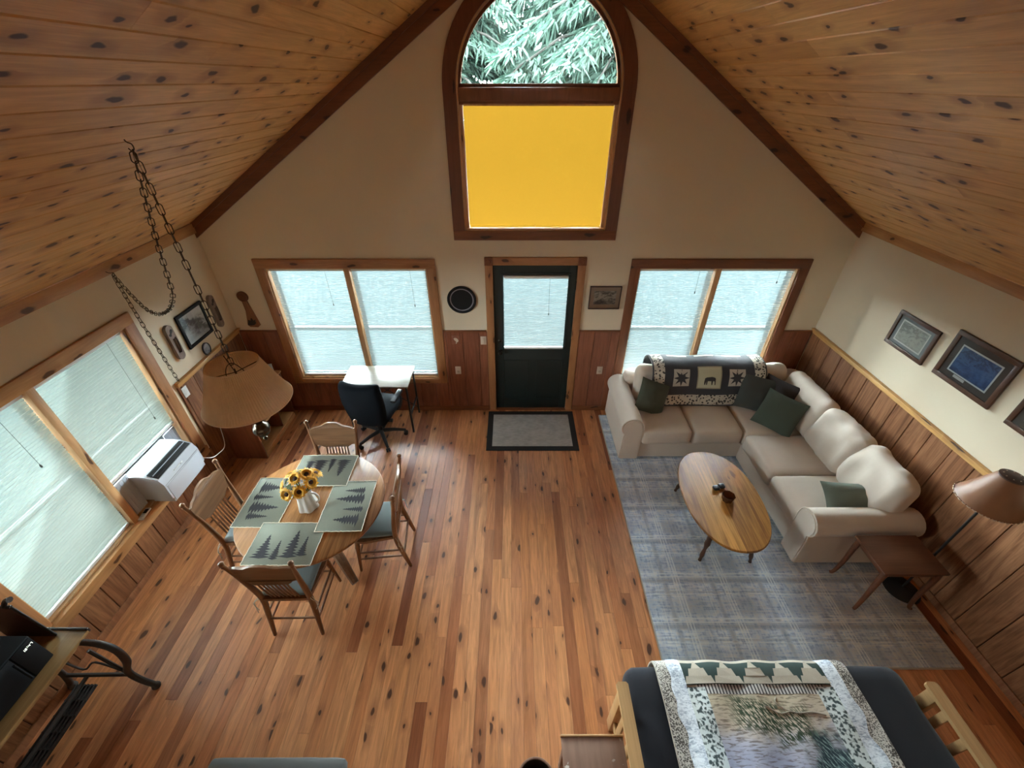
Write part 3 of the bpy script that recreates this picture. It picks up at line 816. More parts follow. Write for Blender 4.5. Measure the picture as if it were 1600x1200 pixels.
dining_chair('oak pressed-back chair at the table side nearest the office chair', (-1.755, 2.885, 0), PI + .03)
dining_chair('oak pressed-back chair between the table and the air conditioner', (-2.335, 2.375, 0), -PI / 2 + .03)
dining_chair('oak pressed-back chair seen edge-on at the table side nearest the doormat', (-1.215, 2.415, 0), PI / 2 + .10)
dining_chair('dark oak pressed-back chair at the table side nearest the camera', (-1.76, 1.885, 0), .02)

# placemats with fir silhouettes
m_mat = fabric('sage_placemat', (0.20, 0.215, 0.17), weave=420, var=.14)
m_fray = fabric('cream_fringe', (0.82, 0.78, 0.64))
m_firp = plain('charcoal_print', (0.035, 0.035, 0.042), 0.95, .25, 60)
def fir(cx, y0, h, w, seed):
    rd = random.Random(seed); L, Rr = [], []
    n = 9
    for k in range(n):
        q = k / n; y = y0 + h * q; ww = w * (1 - q) * rd.uniform(.8, 1.1)
        L += [(cx - ww - .002, y), (cx - ww * .34, y + h / n * .55)]
        Rr += [(cx + ww * rd.uniform(.8, 1.1) + .002, y), (cx + ww * .34, y + h / n * .55)]
    return [(cx, y0 - .012)] + Rr + [(cx, y0 + h)] + L[::-1]
def placemat(label, loc, rotz, trees, seed, lay=0):
    w, d = .525, .375
    t = thing('placemat', label, 'placemat', (*loc, TZ + .0008 + lay * .0042), rotz, 'fir tree placemats')
    M().box((0, 0, .0015), (w, d, .003), .001).obj('cloth', m_mat, t)
    rd = random.Random(seed); m = M()
    per = []
    for k in range(40): per.append((-w / 2 + w * k / 40, -d / 2))
    for k in range(28): per.append((w / 2, -d / 2 + d * k / 28))
    for k in range(40): per.append((w / 2 - w * k / 40, d / 2))
    for k in range(28): per.append((-w / 2, d / 2 - d * k / 28))
    m.tube([(x + rd.uniform(-.002, .002), y + rd.uniform(-.002, .002), .0028) for x, y in per], .0034, 6, True).obj('fringe', m_fray, t)
    for i, (cx, y0, h, ww) in enumerate(trees):
        M().prism([fir(cx, y0, h, ww, seed * 10 + i)], .0026, .0036 + .0002 * i, 'xy').obj('fir_print', m_firp, t, None)
TR = [(-.15, -.12, .20, .075), (-.045, -.13, .16, .04), (.065, -.115, .235, .075), (.155, -.10, .165, .042)]
placemat('fir tree placemat in front of the chair nearest the camera', (-1.775, 1.975), 0.0, TR, 2, 1)
placemat('fir tree placemat on the table side nearest the doormat', (-1.405, 2.34), PI / 2 + .02, TR, 3, 2)
placemat('fir tree placemat on the table side nearest the office chair', (-1.745, 2.735), PI, TR, 5, 3)
placemat('fir tree placemat on the table side nearest the left window', (-2.105, 2.385), -PI / 2, TR, 7)

# vase and sunflowers
VX, VY = -1.735, 2.335
vz = TZ + .001
m_vase = plain('white_glaze', (0.72, 0.72, 0.70), 0.22, .03)
t = thing('pitcher_vase', 'white scalloped ceramic pitcher holding sunflowers on the dining table', 'vase', (VX, VY, vz))
prof = [(.060, 0), (.068, .004), (.066, .03), (.060, .07), (.054, .11), (.050, .15), (.054, .18), (.063, .20), (.060, .20), (.050, .178), (.046, .15), (.050, .10), (.055, .05), (.05, .012), (0, .012)]
M().lathe([(r_ * 1.2, z_ * 1.08) for r_, z_ in prof], 48, mod=lambda w, z: 1 + (.08 * math.cos(6 * w) if z < .12 else .10 * math.cos(6 * w))).obj('body', m_vase, t, 60)
M().tube(spline([(.052, .0, .175), (.095, .0, .165), (.115, 0, .12), (.098, 0, .07), (.058, 0, .05)], 6), .009, 8).obj('handle', m_vase, t)
m_pet = plain('sunflower_petal', (0.92, 0.46, 0.035), 0.6, .25, 40)
m_disc = plain('sunflower_disc', (0.045, 0.016, 0.008), 0.9, .4, 120, .6, 300)
m_stem = plain('flower_stem', (0.05, 0.10, 0.02), 0.6, .3)
rd = random.Random(21)
spots = [((-.055, -.085, .255), 'sunflower facing the camera at the lower left of the bunch', (-.3, -1, .55)), ((.030, -.075, .270), 'sunflower facing the camera at the lower middle of the bunch', (.25, -1, .6)),
         ((-.105, -.020, .265), 'sunflower turned to the left side of the bunch', (-1, -.45, .5)), ((.085, .000, .285), 'sunflower turned to the right side of the bunch', (.9, -.6, .6)),
         ((-.015, .000, .325), 'sunflower facing upward in the middle of the bunch', (-.1, -.5, 1)), ((.045, .045, .320), 'sunflower facing upward near the right back of the bunch', (.3, -.2, 1)),
         ((-.07, .055, .305), 'sunflower at the back left of the bunch', (-.5, .3, 1)), ((.085, .085, .285), 'sunflower at the far right back of the bunch', (.7, .5, .9)), ((.00, .105, .28), 'sunflower at the very back of the bunch', (0, .8, .9))]
for i, ((px, py, pz), lab, dr) in enumerate(spots):
    px, py, pz = px * 1.18, py * 1.18, pz * 1.06
    f = thing('sunflower', lab, 'flower', (VX + px, VY + py, vz + pz), group='sunflowers in the pitcher')
    q = Vector(dr).to_track_quat('Z', 'Y')
    f.rotation_mode = 'XYZ'; f.rotation_euler = q.to_euler()
    m = M()
    rr = rd.uniform(.85, 1.12)
    for ring_, (n, l, up, r0) in enumerate(((19, .048, .006, .021), (17, .040, .016, .019))):
        for k in range(n):
            a = 2 * PI * (k + .5 * ring_) / n + rd.uniform(-.1, .1); L = l * rd.uniform(.85, 1.15) * rr; w = .009
            ca, sa = math.cos(a), math.sin(a)
            P = lambda r, s, z: (ca * r - sa * s, sa * r + ca * s, z)
            m.add([P(r0, -w * .6, .0), P(r0, w * .6, .0), P(r0 + L * .5, w, up), P(r0 + L, 0, up * .3), P(r0 + L * .5, -w, up)], [(0, 1, 2, 4), (4, 2, 3)])
    m.obj('petals', m_pet, f, None)
    M().lathe([(.018 * rr, -.004), (.020 * rr, .002), (.017 * rr, .009), (.010, .011), (0, .010)], 18).obj('disc', m_disc, f, 60)
    inv = q.to_matrix().inverted()
    tgt = inv @ Vector((-px * .75, -py * .75, -pz + .09))
    M().tube(spline([(0, 0, 0), (0, 0, -.03), tuple(tgt * .6 + Vector((0, 0, -.02))), tuple(tgt)], 4), .004, 6).obj('stem', m_stem, f)
    if i % 2 == 0:
        lf = M().grid(lambda u, v: ((u - .5) * .05 * math.sin(PI * min(1, v + .08)), .02 + v * .07, -.012 - .03 * v * v), 5, 6)
        lf.obj('leaf', m_stem, f, 60)

# ---------------------------------------------------------------- hanging lamp with swag chain
m_pleat = plain('pleated_tan_shade', (0.76, 0.56, 0.36), 0.75, .10, 20)
m_pleat_rib = plain('shade_rim_tape', (0.72, 0.54, 0.36), 0.8)
m_brass = plain('dark_antique_brass', (0.10, 0.075, 0.055), 0.25, .3, 30, Metallic=0.9)
LX, LY = -1.81, 2.30
lamp = thing('hanging_lamp', 'swag lamp with tan pleated shade hanging by chain over the dining table', 'lamp', (LX, LY, 1.56))
zb, zt_, rb, rt = .365, .665, .278, .156
m = M()
def shadef(u, v):
    a = 2 * PI * u; k = (v) ** .86
    r = rb + (rt - rb) * k
    r += (.0035 if int(round(u * 180)) % 2 else -.0035)
    return (r * math.cos(a), r * math.sin(a), zb + (zt_ - zb) * v)
m.grid(shadef, 180, 9, cu=True)
sh = m.obj('shade', m_pleat, lamp, 25)
for r, z in ((rb, zb), (rt, zt_)):
    M().tube([(r * math.cos(2 * PI * k / 64), r * math.sin(2 * PI * k / 64), z) for k in range(64)], .005, 6, True).obj('rim_tape', m_pleat_rib, sh)
M().lathe([(0, .0), (.010, .004), (.016, .02), (.008, .03), (.030, .05), (.050, .075), (.056, .105), (.050, .135), (.030, .155), (.020, .17), (.045, .185), (.060, .20), (.045, .215), (.020, .23), (.014, .30), (.012, .50), (0, .50)], 24,
          mod=lambda w, z: 1 + (.05 * math.cos(8 * w) if .05 < z < .15 else 0)).obj('lamp_body', m_brass, lamp, 50)
m = M()
for k in range(3):
    a = 2 * PI * k / 3 + .3
    m.tube([(0, 0, .60), (rt * math.cos(a), rt * math.sin(a), zt_ - .004)], .003, 6)
m.tube([(.0, 0, .48), (0, 0, .625)], .006, 8).obj('shade_spider', m_brass, lamp)
m = M().tube(spline([(.06, 0, .47), (.075, .0, .55), (.05, 0, .63), (0, 0, .67), (-.05, 0, .63), (-.075, 0, .55), (-.06, 0, .47)], 5), .003, 6)
m.obj('harp', m_brass, lamp)
M().lathe([(.0, 0), (.014, .0), (.014, .03), (.008, .035)], 12, (.03, .02, .23)).obj('switch_key', m_brass, lamp)
def link_mesh():
    L, W, n = .058, .030, 16
    pts = []
    for k in range(n):
        a = 2 * PI * k / n
        x = W / 2 * math.cos(a) * .92; y = (L - W) / 2 * (1 if math.sin(a) >= 0 else -1) + W / 2 * math.sin(a)
        pts.append((x, 0, y))
    return M().tube(pts, .0027, 6, True).mesh('chain_link', 60)
LINK = link_mesh(); LINK.materials.append(m_brass)
def chain(name, pts, parent, base):
    ch = M().tube([Vector(p) - Vector(base) for p in pts], .0013, 5).obj(name, m_brass, parent)   # flex cord threaded through the links
    P = [Vector(p) - Vector(base) for p in pts]
    seg = [0]
    for a, b in zip(P, P[1:]): seg.append(seg[-1] + (b - a).length)
    tot = seg[-1]; n = int(tot / .0475)
    for k in range(n):
        s = (k + .5) * tot / n
        i = max(j for j in range(len(seg)) if seg[j] <= s); i = min(i, len(P) - 2)
        q = (s - seg[i]) / max(1e-6, seg[i + 1] - seg[i]); p = P[i].lerp(P[i + 1], q); d = (P[i + 1] - P[i]).normalized()
        o = bpy.data.objects.new('chain_link', LINK); COL.objects.link(o); o.parent = ch
        o.location = p
        o.rotation_euler = (d.to_track_quat('Z', 'Y').to_matrix() @ Matrix.Rotation((PI / 2) * (k % 2) + .5, 3, 'Z')).to_euler()
    return ch
base = (LX, LY, 1.56)
HK = (-1.815, 2.30, 3.44)
chain('chain', [(LX, LY, 1.56 + .66), (LX, LY, 2.8), HK], lamp, base)
swag = spline([(-1.825, 2.305, 3.43), (-1.89, 2.35, 3.276), (-2.016, 2.441, 3.027), (-2.102, 2.503, 2.821), (-2.165, 2.547, 2.66), (-2.228, 2.593, 2.553), (-2.41, 2.724, 2.403), (-2.67, 2.911, 2.276), (-2.882, 3.062, 2.24), (-3.028, 3.168, 2.279), (-3.144, 3.251, 2.343), (-3.262, 3.336, 2.425)], 5)
chain('chain', swag, lamp, base)
chain('chain', [(-3.275, 3.345, 2.40), (-3.285, 3.37, 1.95), (-3.295, 3.42, 1.30)], lamp, base)
def hook(p, up, name='ceiling_hook'):
    p = Vector(p); pts = [p + Vector(up), p + Vector(up) * .45, p + Vector((.012, 0, .012)), p + Vector((.014, 0, -.008)), p + Vector((0, 0, -.018)), p + Vector((-.012, 0, -.006))]
    M().tube([q - Vector(base) for q in spline(pts, 4)], .003, 6).obj(name, m_brass, lamp)
hook((-1.82, 2.30, 3.455), (-.02, 0, .05)); hook((-3.268, 3.34, 2.425), (-.045, 0, .02))

# ---------------------------------------------------------------- desk
m_desk = wood('pale_oak_laminate', [(0.27, 0.235, 0.19)], 'X', 0.0, dark=(0.2, 0.15, 0.1), rough=0.4, grain=0.3, gs=14.0, byobj=False)
DX0, DX1, DY0, DY1, DZ = -2.06, -1.245, 4.085, 4.545, 0.742
t = thing('writing_desk', 'small desk with pale oak top and black metal legs under the window', 'desk', ((DX0 + DX1) / 2, (DY0 + DY1) / 2, 0))
w, d = DX1 - DX0, DY1 - DY0
M().box((0, 0, DZ - .009), (w, d, .018), .002).obj('desk_top', m_desk, t)
for sx in (-1, 1):
    for sy in (-1, 1): M().box((sx * (w / 2 - .03), sy * (d / 2 - .03), (DZ - .018) / 2), (.022, .022, DZ - .018), .002).obj('leg', m_black, t)
    M().box((sx * (w / 2 - .03), 0, .28), (.018, d - .08, .018), .002).obj('side_rail', m_black, t)
    M().box((sx * (w / 2 - .03), 0, DZ - .03), (.020, d - .06, .022), .002).obj('side_rail', m_black, t)
for s in (-1, 1): M().tube([(-s * (w / 2 - .04), d / 2 - .03, .10), (s * (w / 2 - .04), d / 2 - .03, .66)], .006, 6).obj('cross_brace', m_black, t)

# ---------------------------------------------------------------- office chair
m_navy = fabric('dark_navy_office_fabric', (0.004, 0.006, 0.010), weave=500, sheen=.0)
m_armp = plain('grey_black_plastic', (0.018, 0.021, 0.025), 0.4, .1)
m_navy.node_tree.nodes['Principled BSDF'].inputs['Specular IOR Level'].default_value = 0.15
t = thing('office_chair', 'dark navy office chair with rounded back pulled up to the desk', 'chair', (-1.66, 4.02, 0), -.17)
def backshape(p):
    q = (p.z) / .30
    x = p.x * (1.0 - .16 * max(0, -q) - .10 * max(0, q) ** 2)
    return Vector((x, p.y - .05 * (1 - (p.x / .26) ** 2) + .02 * q * q, p.z))
superbox(.52, .10, .62, .048, 16, 0, .004, 3, backshape).obj('backrest', m_navy, t, 60, (0, -.215, .70), rot=(.10, 0, 0))
superbox(.50, .48, .11, .05, 14, .015, .004, 5).obj('seat', m_navy, t, 60, (0, .03, .475))
M().box((0, -.20, .46), (.08, .035, .22), .012, Matrix.Rotation(.1, 4, 'X')).obj('back_bar', m_black, t)
for s in (-1, 1):
    a = M().box((s * .285, .04, .665), (.065, .25, .032), .014).obj('armrest', m_armp, t)
    M().tube(spline([(s * .285, .10, .655), (s * .295, .12, .56), (s * .27, .08, .45), (s * .16, .04, .415)], 5), .014, 8).obj('arm_bracket', m_black, a)
M().lathe([(.028, .10), (.032, .12), (.030, .25), (.018, .25), (.018, .42), (.09, .42), (.09, .425), (0, .425)], 18).obj('gas_column', m_black, t)
for k in range(5):
    a = k * 2 * PI / 5 + .35; ca, sa = math.cos(a), math.sin(a)
    lg = M().tube([(0, 0, .115), (.16 * ca, .16 * sa, .105), (.30 * ca, .30 * sa, .075)], [.026, .022, .017], 8).obj('base_spoke', m_black, t)
    m = M()
    for s in (-1, 1):
        b = bmesh.new(); bmesh.ops.create_cone(b, cap_ends=True, segments=16, radius1=.026, radius2=.026, depth=.018)
        m.bm(b, Matrix.Translation((.30 * ca - s * .015 * sa, .30 * sa + s * .015 * ca, .026)) @ Matrix.Rotation(a, 4, 'Z') @ Matrix.Rotation(PI / 2, 4, 'X'))
    m.tube([(.30 * ca, .30 * sa, .026), (.30 * ca, .30 * sa, .08)], .008, 8).obj('castor', m_black, lg)

# ---------------------------------------------------------------- bookcase in the corner
m_red = wood('reddish_case_wood', [(0.22, 0.075, 0.035)], 'Z', 0.0, dark=(0.08, 0.02, 0.01), rough=0.5, grain=0.3, gs=12)
m_shelfw = wood('pine_shelf_wood', [(0.50, 0.26, 0.10)], 'Y', 0.2, (0.1, 0.4), rough=0.5, grain=0.25)
BY0, BY1, BX0, BX1, BH = 3.64, 4.47, XL + .034, -2.95, 0.70
t = thing('bookcase', 'low reddish bookcase with open pine shelves in the left corner', 'bookcase', ((BX0 + BX1) / 2, (BY0 + BY1) / 2, 0))
w, d = BX1 - BX0, BY1 - BY0
for s in (-1, 1): M().box((0, s * (d / 2 - .011), BH / 2), (w, .022, BH), .002).obj('side_panel', m_red, t)
M().box((0, 0, BH + .008), (w + .02, d + .02, .022), .003).obj('top_panel', m_shelfw, t)
M().box((-w / 2 + .006, 0, BH / 2), (.010, d - .046, BH - .01), 0).obj('back_panel', m_shelfw, t)
M().box((0, .10, BH / 2 + .03), (w - .03, .018, BH - .09), .001).obj('divider', m_red, t)
for z in (.06, .37): M().box((.003, 0, z), (w - .02, d - .046, .018), .002).obj('shelf', m_shelfw, t)
M().box((w / 2 - .008, 0, .025), (.014, d - .04, .05), .002).obj('kick_board', m_shelfw, t)
pc = thing('paper_box', 'small white box on the corner bookcase beside the lamp shade', 'box', (-3.06, 4.40, BH + .0195), .35)
M().box((0, 0, .05), (.13, .09, .10), .004).obj('carton', m_white, pc)
M().box((0, 0, .104), (.134, .094, .012), .003).obj('lid', m_white, pc)
bt = thing('small_bottle', 'small dark bottle behind the white box on the corner bookcase', 'bottle', (-3.18, 4.38, BH + .0195))
M().lathe([(.022, 0), (.026, .004), (.026, .09), (.012, .11), (.010, .13), (0, .13)], 16).obj('glass_body', plain('dark_bottle', (.03, .02, .02), .3), bt)
M().lathe([(.013, .128), (.013, .15), (0, .152)], 14).obj('cap', m_black, bt)

# ---------------------------------------------------------------- air conditioner and sill things
m_ac = plain('cool_white_ac', (0.46, 0.49, 0.55), 0.4, .02); m_acd = plain('ac_vent_black', (0.015, 0.016, 0.018), 0.5)
t = thing('air_conditioner', 'white window air conditioner under the half-raised left blind', 'appliance', (XL, 2.81, 0.502))
y0, y1 = -.245, .245
prof = [(-.13, .055), (.205, .055), (.222, .075), (.222, .245), (.195, .312), (.095, .352), (.03, .358), (-.13, .352)]
M().prism([[(x, z) for x, z in prof]], y0, y1, 'xz').obj('cabinet', m_ac, t, 25)
M().box((.10, 0, .025), (.20, .44, .05), .004).obj('drip_base', m_ac, t)
# slanted grille frame and slats
ang = math.atan2(.352 - .312, .195 - .095)
gr_ = M().box((.147, 0, .336), (.100, .455, .010), .004, Matrix.Rotation(ang, 4, 'Y')).obj('grille_frame', m_acd, t)
for k in range(3):
    M().box((.147 + (k - 1) * .030, 0, .3425 - (k - 1) * .030 * math.tan(ang)), (.007, .44, .007), .002, Matrix.Rotation(ang, 4, 'Y')).obj('slat', m_ac if k == 1 else m_acd, gr_)
M().box((.2225, 0, .235), (.004, .47, .004)).obj('front_seam', plain('seam_grey', (.3, .31, .33), .6), t)
M().box((.2235, .0, .125), (.004, .45, .19), .002).obj('front_cover', m_ac, t)
cp = M().box((.213, -.02, .268), (.006, .12, .022), .002, Matrix.Rotation(.38, 4, 'Y')).obj('control_strip', m_white, t)
M().lathe([(.008, 0), (.008, .006), (0, .007)], 14).obj('dial', plain('dial_grey', (.4, .42, .45), .5), cp, 50, (.216, .01, .268), rot=(0, PI / 2 - .38, 0))
for s, a, b in ((-1, -.43, -.245), (1, .245, .395)):
    pn = M().box((-.045, (a + b) / 2, .20), (.012, b - a, .40), .002).obj('side_panel', m_ac, t)
    for k in range(5): M().box((-.038, a + (b - a) * (k + .5) / 5, .20), (.006, .006, .37), .001).obj('pleat', m_ac, pn)
M().tube(spline([(.20, .25, .10), (.25, .30, .05), (.22, .42, -.02), (.16, .62, -.08), (.10, .75, .10)], 6), .004, 6).obj('power_cord', m_white, t)
rm = thing('remote_control', 'small white remote control lying on the left window sill', 'remote', (XL + .016, 2.44, 0.5045), .12)
M().box((0, 0, .009), (.045, .13, .016), .005).obj('casing_shell', m_white, rm)
M().box((0, .025, .0175), (.032, .05, .002), .001).obj('display', m_acd, rm)
for k in range(3): M().box((0, -.015 - .018 * k, .0175), (.026, .008, .003), .001).obj('button', plain('btn', (.35, .4, .45), .5) if k == 0 else m_ac, rm)
# ---------------------------------------------------------------- rug and doormat
g = G('blue_grey_plaid_wool')
x, y, z = g.xyz(); v = g.coord()
def band(c, period, off, w, soft=.004):
    p = ((c + off) / period).frac() * period
    return 1.0 - (p - period / 2).abs().ss(w / 2 - soft, w / 2 + soft)
yw = y + (g.noise(v, 2.0, 2.0) - .5) * .012
n_str = g.noise(g.vec(x * .10, y * 1.0, 0.0), 70.0, 3.0)
n_lng = g.noise(g.vec(x * 1.0, y * .12, 0.0), 60.0, 3.0)
mott = g.noise(v, 26.0, 4.0, .65)
base = g.ramp((n_str * .40 + n_lng * .25 + mott * .40).ss(.40, .66), [(0, (.40, .52, .72)), (.40, (.72, .85, 1.0)), (1, (.93, .97, 1.0))])
dk = band(yw, .40, .05, .14, .03) * .28
dk = (dk + band(x, .43, .10, .15, .03) * .22).max(band(yw, .40, .22, .045, .018) * .60).max(band(x, .43, .31, .045, .018) * .50).max(band(yw, .133, .06, .016, .007) * .42).max(band(yw, .0571, .01, .008, .004) * .30)
col = g.mix((dk * (n_str * .9 + mott * .7)).min(.75), base, (.13, .19, .31))
wh = band(x, .43, .20, .008, .002).max(band(x, .43, .225, .008, .002)).max(band(x, .43, .175, .008, .002)).max(band(x, .43, .385, .006, .002) * .6).max(band(yw, .40, .155, .010, .002)).max(band(yw, .40, .185, .008, .002)).max(band(yw, .40, .345, .006, .002) * .7) * (mott * 1.9).min(1.0)
col = g.mix(wh * .95, col, (.86, .94, 1.0))
g.set(col, .95, Sheen_Weight=.1); g.bump(g.noise(v, 380.0, 2.0), .5, .004)
m_rug = g.mat
m_rugedge = fabric('rug_binding', (0.48, 0.46, 0.42))
RX0, RX1, RY0, RY1 = 1.180, 3.50, 1.385, 4.44
t = thing('area_rug', 'large blue-grey plaid rug under the sectional sofa', 'rug', ((RX0 + RX1) / 2, (RY0 + RY1) / 2, .001))
w, d = RX1 - RX0, RY1 - RY0
M().box((0, 0, .006), (w, d, .010), .003).obj('woven_field', m_rug, t)
m = M()
for c, s in (((-w / 2, 0, .006), (.012, d, .012)), ((w / 2, 0, .006), (.012, d, .012)), ((0, -d / 2, .006), (w, .012, .012)), ((0, d / 2, .006), (w, .012, .012))): m.box(c, s, .003)
m.obj('bound_edge', m_rugedge, t)
g = G('grey_doormat_pile'); v = g.coord(); x, y, z = g.xyz()
nn = g.noise(g.vec(x * .3, y, z), 60.0, 3.0) * .5 + g.noise(v, 8.0, 3.0) * .5
g.set(g.mix(nn.ss(.3, .7), (.36, .34, .32), (.50, .48, .45)), .95); g.bump(g.noise(v, 400.0, 2.0), .6, .004); m_matp = g.mat
m_rubber = plain('black_rubber', (.012, .012, .014), .7)
t = thing('doormat', 'grey doormat with wide black border in front of the door', 'mat', (.255, 4.145, .001))
M().prism([[(-.575, -.378), (.575, -.378), (.575, .378), (-.575, .378)], [(-.503, -.306), (.503, -.306), (.503, .306), (-.503, .306)]], 0, .009, 'xy').obj('border', m_rubber, t)
M().box((0, 0, .006), (1.006, .612, .012), .002).obj('pile_panel', m_matp, t)

# ---------------------------------------------------------------- sectional sofa
m_sofa = fabric('taupe_microfibre', (0.64, 0.55, 0.47), weave=600, var=.07, bump=.12, sheen=.35)
m_pipe = fabric('taupe_piping', (0.66, 0.57, 0.49), weave=600)
m_dark = plain('dark_underside', (.02, .017, .015), .9)
SZ = .016
sofa = thing('sectional_sofa', 'taupe L-shaped sectional sofa filling the right corner', 'sofa', (2.5, 3.6, SZ))
OB = Vector((2.5, 3.6, SZ))
def sp(name, m, wx, wy, wz, par=None, rot=None, mat=None, sm=60):
    return m.obj(name, mat or m_sofa, par or sofa, sm, Vector((wx, wy, wz)) - OB if par is None else (wx, wy, wz), rot=rot)
# bases (plinths)
sp('base', M().box((0, 0, 0), (3.62 - 1.49, 4.50 - 3.62, .235), .02), (1.49 + 3.62) / 2, (3.62 + 4.50) / 2, .16)
sp('base', M().box((0, 0, 0), (3.62 - 2.67, 3.62 - 2.46, .235), .02), (2.67 + 3.62) / 2, (2.46 + 3.62) / 2, .16)
for (px, py) in ((1.35, 3.68), (1.35, 4.40), (2.05, 3.72), (2.75, 2.35), (3.50, 2.35), (2.75, 3.2), (3.5, 4.4), (3.5, 3.3)):
    sp('foot', M().box((0, 0, 0), (.07, .07, .046), .006), px, py, .018 + .022, mat=m_dark)
# back frames
sp('back_frame', superbox(2.20, .20, .62, .06, 10), 2.52, 4.43, .43)
sp('back_frame', superbox(.20, 2.04, .62, .06, 10), 3.54, 3.50, .43)
# seat cushions
def seat(x0, x1, y0, y1, seed):
    c = sp('seat_cushion', superbox(x1 - x0 - .006, y1 - y0 - .006, .20, .045, 14, .030, .004, seed), (x0 + x1) / 2, (y0 + y1) / 2, .375)
    w, d = (x1 - x0) / 2 - .012, (y1 - y0) / 2 - .012
    for z in (.062, -.062):
        pts = oval(w, d, 40, 9.0)
        M().tube([(px, py, z) for px, py in pts], .0045, 5, True).obj('piping', m_pipe, c, 60)
seat(1.49, 2.065, 3.575, 4.26, 1); seat(2.065, 2.645, 3.575, 4.26, 2); seat(2.645, 3.40, 3.555, 4.26, 3)
seat(2.625, 3.36, 2.955, 3.555, 4); seat(2.625, 3.36, 2.465, 2.955, 5)
# arms: rolled profile extruded
def arm(x, y, L, rotz, name):
    """arm runs along local y (front at -y); outside is local -x"""
    pr = [(-.115, .03), (.105, .03), (.110, .36), (.112, .48)]
    cx, cz, r = -.018, .505, .125
    for k in range(13):
        a = .10 + (PI * 1.22) * k / 12
        pr.append((cx + r * math.cos(a), cz + r * math.sin(a)))
    pr += [(-.098, .415), (-.108, .36)]
    a = shell_part = M().prism([pr], -L / 2, L / 2, 'xz')
    b = bmesh.new(); vs = [b.verts.new(p) for p in a.v]
    for f in a.f: b.faces.new([vs[i] for i in f])
    m2 = M().bm(b)
    o = m2.obj('arm', m_sofa, sofa, 35, Vector((x, y, .018)) - OB, rotz)
    M().tube([(px * 1.005, -L / 2 - .002, pz) for px, pz in pr[2:]], .0055, 6).obj('piping', m_pipe, o, 60)
    inner = [(px * .86 - .002, .03 + (pz - .03) * .965) for px, pz in pr]
    M().prism([inner], -L / 2 - .010, -L / 2, 'xz').obj('arm_front', m_sofa, o, 35)
    return o
arm(1.385, 4.05, .90, 0.0, 'l')
o = arm(3.095, 2.365, .93, 0.0, 'r'); o.rotation_euler = (0, 0, -PI / 2); o.scale = (-1, 1, 1)
# back cushions
def backc(x, y, w, h, t, rotz, seed, tilt=.20, z=.70, name='back_cushion'):
    c = superbox(w, t, h, t * .47, 20, 0, .021, seed)
    o = sp(name, c, x, y, z)
    o.rotation_euler = Matrix.Rotation(rotz, 3, 'Z').to_euler() if not tilt else (Matrix.Rotation(rotz, 3, 'Z') @ Matrix.Rotation(-tilt, 3, 'X')).to_euler()
    return o
backc(1.84, 4.235, .70, .48, .20, 0, 1); backc(2.50, 4.235, .68, .48, .20, 0, 2); backc(3.08, 4.26, .52, .48, .20, 0, 12)
backc(3.36, 3.82, .80, .48, .23, -PI / 2, 3, .24); backc(3.355, 3.20, .60, .50, .24, -PI / 2 + .06, 4, .28); backc(3.36, 2.66, .62, .50, .24, -PI / 2 - .06, 5, .30)

# throw pillows
m_green = fabric('olive_pillow', (0.070, 0.076, 0.052), weave=450); m_green2 = fabric('forest_pillow', (0.062, 0.076, 0.056), weave=450)
m_char = fabric('charcoal_pillow', (0.055, 0.060, 0.055), weave=450); m_dk = fabric('dark_brown_pillow', (0.045, 0.036, 0.036), weave=450); m_sage = fabric('sage_lumbar', (0.17, 0.205, 0.17), weave=450)
def tp(label, loc, rot, w, h, t_, mat, seed):
    o = pillow(w, h, t_, 17, seed).obj('throw_pillow', mat, None, 70, loc, rot=rot)
    return tag(o, label, 'pillow', 'throw pillows')
R3 = lambda rz, tilt, spin: (Matrix.Rotation(rz, 3, 'Z') @ Matrix.Rotation(-tilt, 3, 'X') @ Matrix.Rotation(spin, 3, 'Y')).to_euler()
tp('dark olive square pillow leaning in the sofa arm nearest the door', (1.66, 3.985, .665), R3(.30, .50, .45), .40, .40, .13, m_green, 1)
tp('charcoal pillow leaning on the quilt near the sofa corner', (2.90, 4.02, .69), R3(-.18, .50, .18), .42, .42, .13, m_char, 2)
tp('dark brown pillow mostly hidden behind the green one in the corner', (3.12, 3.98, .70), R3(-.85, .42, .05), .40, .38, .11, m_dk, 3)
tp('forest green pillow in front of the others in the sofa corner', (3.02, 3.70, .655), R3(-.72, .58, .10), .43, .43, .14, m_green2, 4)
tp('sage green lumbar pillow lying against the sofa arm nearest the end table', (3.12, 2.545, .60), R3(-.05, 1.02, .02), .52, .29, .13, m_sage, 5)

# quilted throw on the sofa back
m_qd = fabric('charcoal_quilt', (0.040, 0.038, 0.046), weave=260, bump=.35); m_ql = fabric('cream_patch', (0.50, 0.46, 0.40), weave=300); m_qb = fabric('tan_patch', (0.33, 0.28, 0.20), weave=300)
g = G('leaf_print_border'); v = g.coord()
d_, c_ = g.voro(v, 34.0, '3D'); nz = g.noise(v, 60.0, 2.0)
g.set(g.mix((d_ + (nz - .5) * .5).ss(.36, .46), (.05, .045, .045), (.55, .50, .42)), .95); m_qleaf = g.mat
g = G('moose_panel_print'); x, y, z = g.xyz(); v = g.coord()
nz = g.noise(g.vec(x * 1, y * 0, z * 2.2), 26.0, 4.0)
hz_ = ((z * -6.0) + nz * .9)
g.set(g.ramp(hz_.ss(-.9, 1.4), [(0, (.50, .47, .33)), (.45, (.34, .31, .19)), (.62, (.10, .10, .06)), (1, (.25, .23, .15))]), .95); m_moose = g.mat
QX0, QX1 = 1.665, 3.01
qpath = spline([(4.548, .72), (4.54, .86), (4.46, .962), (4.33, .990), (4.215, .968), (4.135, .885), (4.085, .71), (4.045, .54), (4.030, .500)], 6)
qseg = [0]
